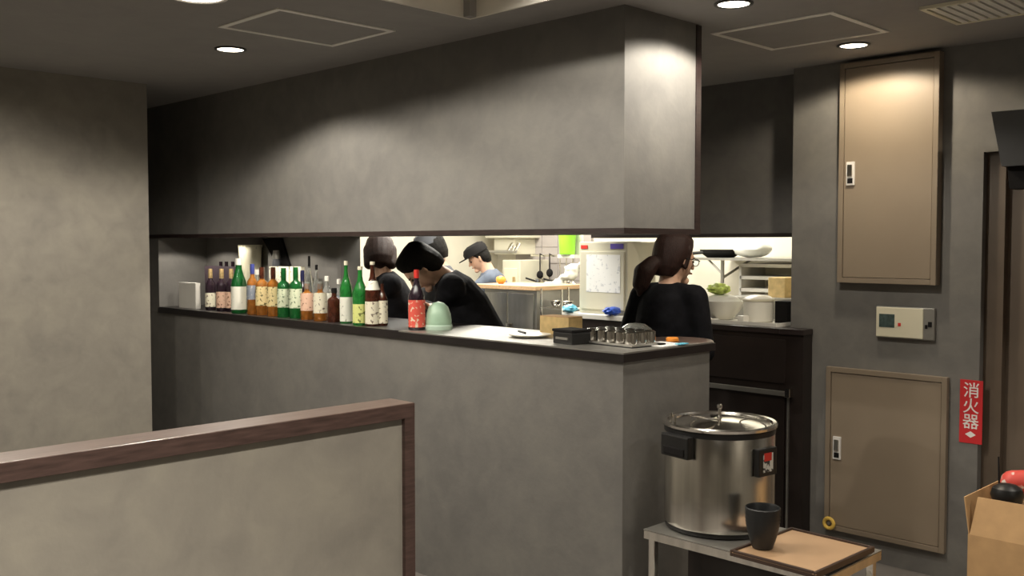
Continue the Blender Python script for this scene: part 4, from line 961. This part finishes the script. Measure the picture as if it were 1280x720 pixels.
    if hair == 'bob':
        for s_ in (-1, 0, 1): b.capsule(HP(s_ * .06, -.045, .03), .042, HP(s_ * .066, -.05, -.07), .034)
        b.capsule(HP(-.04, .06, .10), .022, HP(.04, .066, .095), .022)
    if cap: hs = hs0
    ho = remesh(b.build('hair', hairm, root), .006, 3)
    if hair == 'ponytail': MB().tube([HP(.026 * math.cos(a_), -.112, -.016 + .026 * math.sin(a_)) for a_ in [2 * PI * i / 16 for i in range(16)]], .006, closed=True).build('hair_tie', M['steel_dull'], ho)
    if cap:
        b = MB(); b.loft([(HP(0, 0, .045), hr, hfw, .090, .108), (HP(0, 0, .085), hr, hfw, .090, .106), (HP(0, -.004, .12), hr, hfw, .078, .090), (HP(0, -.006, .138), hr, hfw, .04, .05)])
        c_o = b.build('cap', cap, root)
        b = MB(); b.loft([(HP(0, .085, .046), hr, hfw, .07, .085), (HP(0, .085, .054), hr, hfw, .07, .085)]); b.build('brim', cap, c_o)
    return root, HP
LFT = R(135); AWAY = R(45); RGT = R(-45)
# woman with the ponytail, at the dark cabinet
r1, HP1 = person('woman in a black sweater with a brown ponytail seen from behind at the passage counter', (4.11, 3.01, .90), R(4), .10, 1.655, M['knit'], M['hair_brown'],
       [(4.35, 2.99, 1.08), (4.37, 3.20, 1.08)], head_yaw=R(22), head_pitch=.10, hair='ponytail', female=True)
# glasses on her face
gl = thing('glasses', 'thin dark rimmed glasses on the face of the woman with the ponytail', 'glasses', r1.location)
for s_ in (-1, 1):
    MB().tube([HP1(s_ * .031 + .024 * math.cos(a_), .102, .004 + .018 * math.sin(a_)) for a_ in [2 * PI * i / 16 for i in range(16)]], .0022, 6, closed=True).build('rim', M['black'], gl)
    MB().tube([HP1(s_ * .056, .100, .008), HP1(s_ * .083, .085, .010), HP1(s_ * .088, .0, .012)], .0022, 6).build('temple', M['black'], gl)
MB().tube([HP1(-.008, .103, .006), HP1(.008, .103, .006)], .002, 6).build('bridge', M['black'], gl)
# man bent over the bar top, black sweater
person('man in a black sweater bent deep over the bar, face down', (3.86, 4.00, .96), R(138), R(33), 1.78, M['knit'], M['hair_black'],
       [(3.66, 4.32, 1.265), (3.74, 4.48, 1.265)], head_yaw=R(-5), head_pitch=.72, neck_fwd=.95, hscale=1.0)
# person further along the bar
person('person in black clothes with dark brown bobbed hair behind the tall green bottles', (3.88, 4.78, .95), R(150), .36, 1.64, M['knit'], M['hair_brown'],
       [(3.80, 4.95, 1.10), (3.80, 5.15, 1.10)], head_yaw=R(95), head_pitch=.35, hair='bob', female=True)
# grey capped head behind
person('person in a charcoal shirt and grey cap, mostly hidden behind the man in black', (4.64, 5.24, .95), R(135), R(10), 1.66, M['greyshirt'], M['hair_black'],
       [(4.3, 5.45, 1.0), (4.4, 5.6, 1.0)], head_pitch=.3, sleeve='short', cap=M['greyshirt'])
# far cook with cap
person('cook in a slate blue shirt and black cap at the far side of the kitchen', (5.76, 5.82, .90), R(140), .33, 1.68, M['blueshirt'], M['hair_black'],
       [(5.36, 6.08, 1.28), (5.39, 6.2, 1.28)], head_pitch=.35, sleeve='short', cap=M['blackmatte'], hscale=.92)
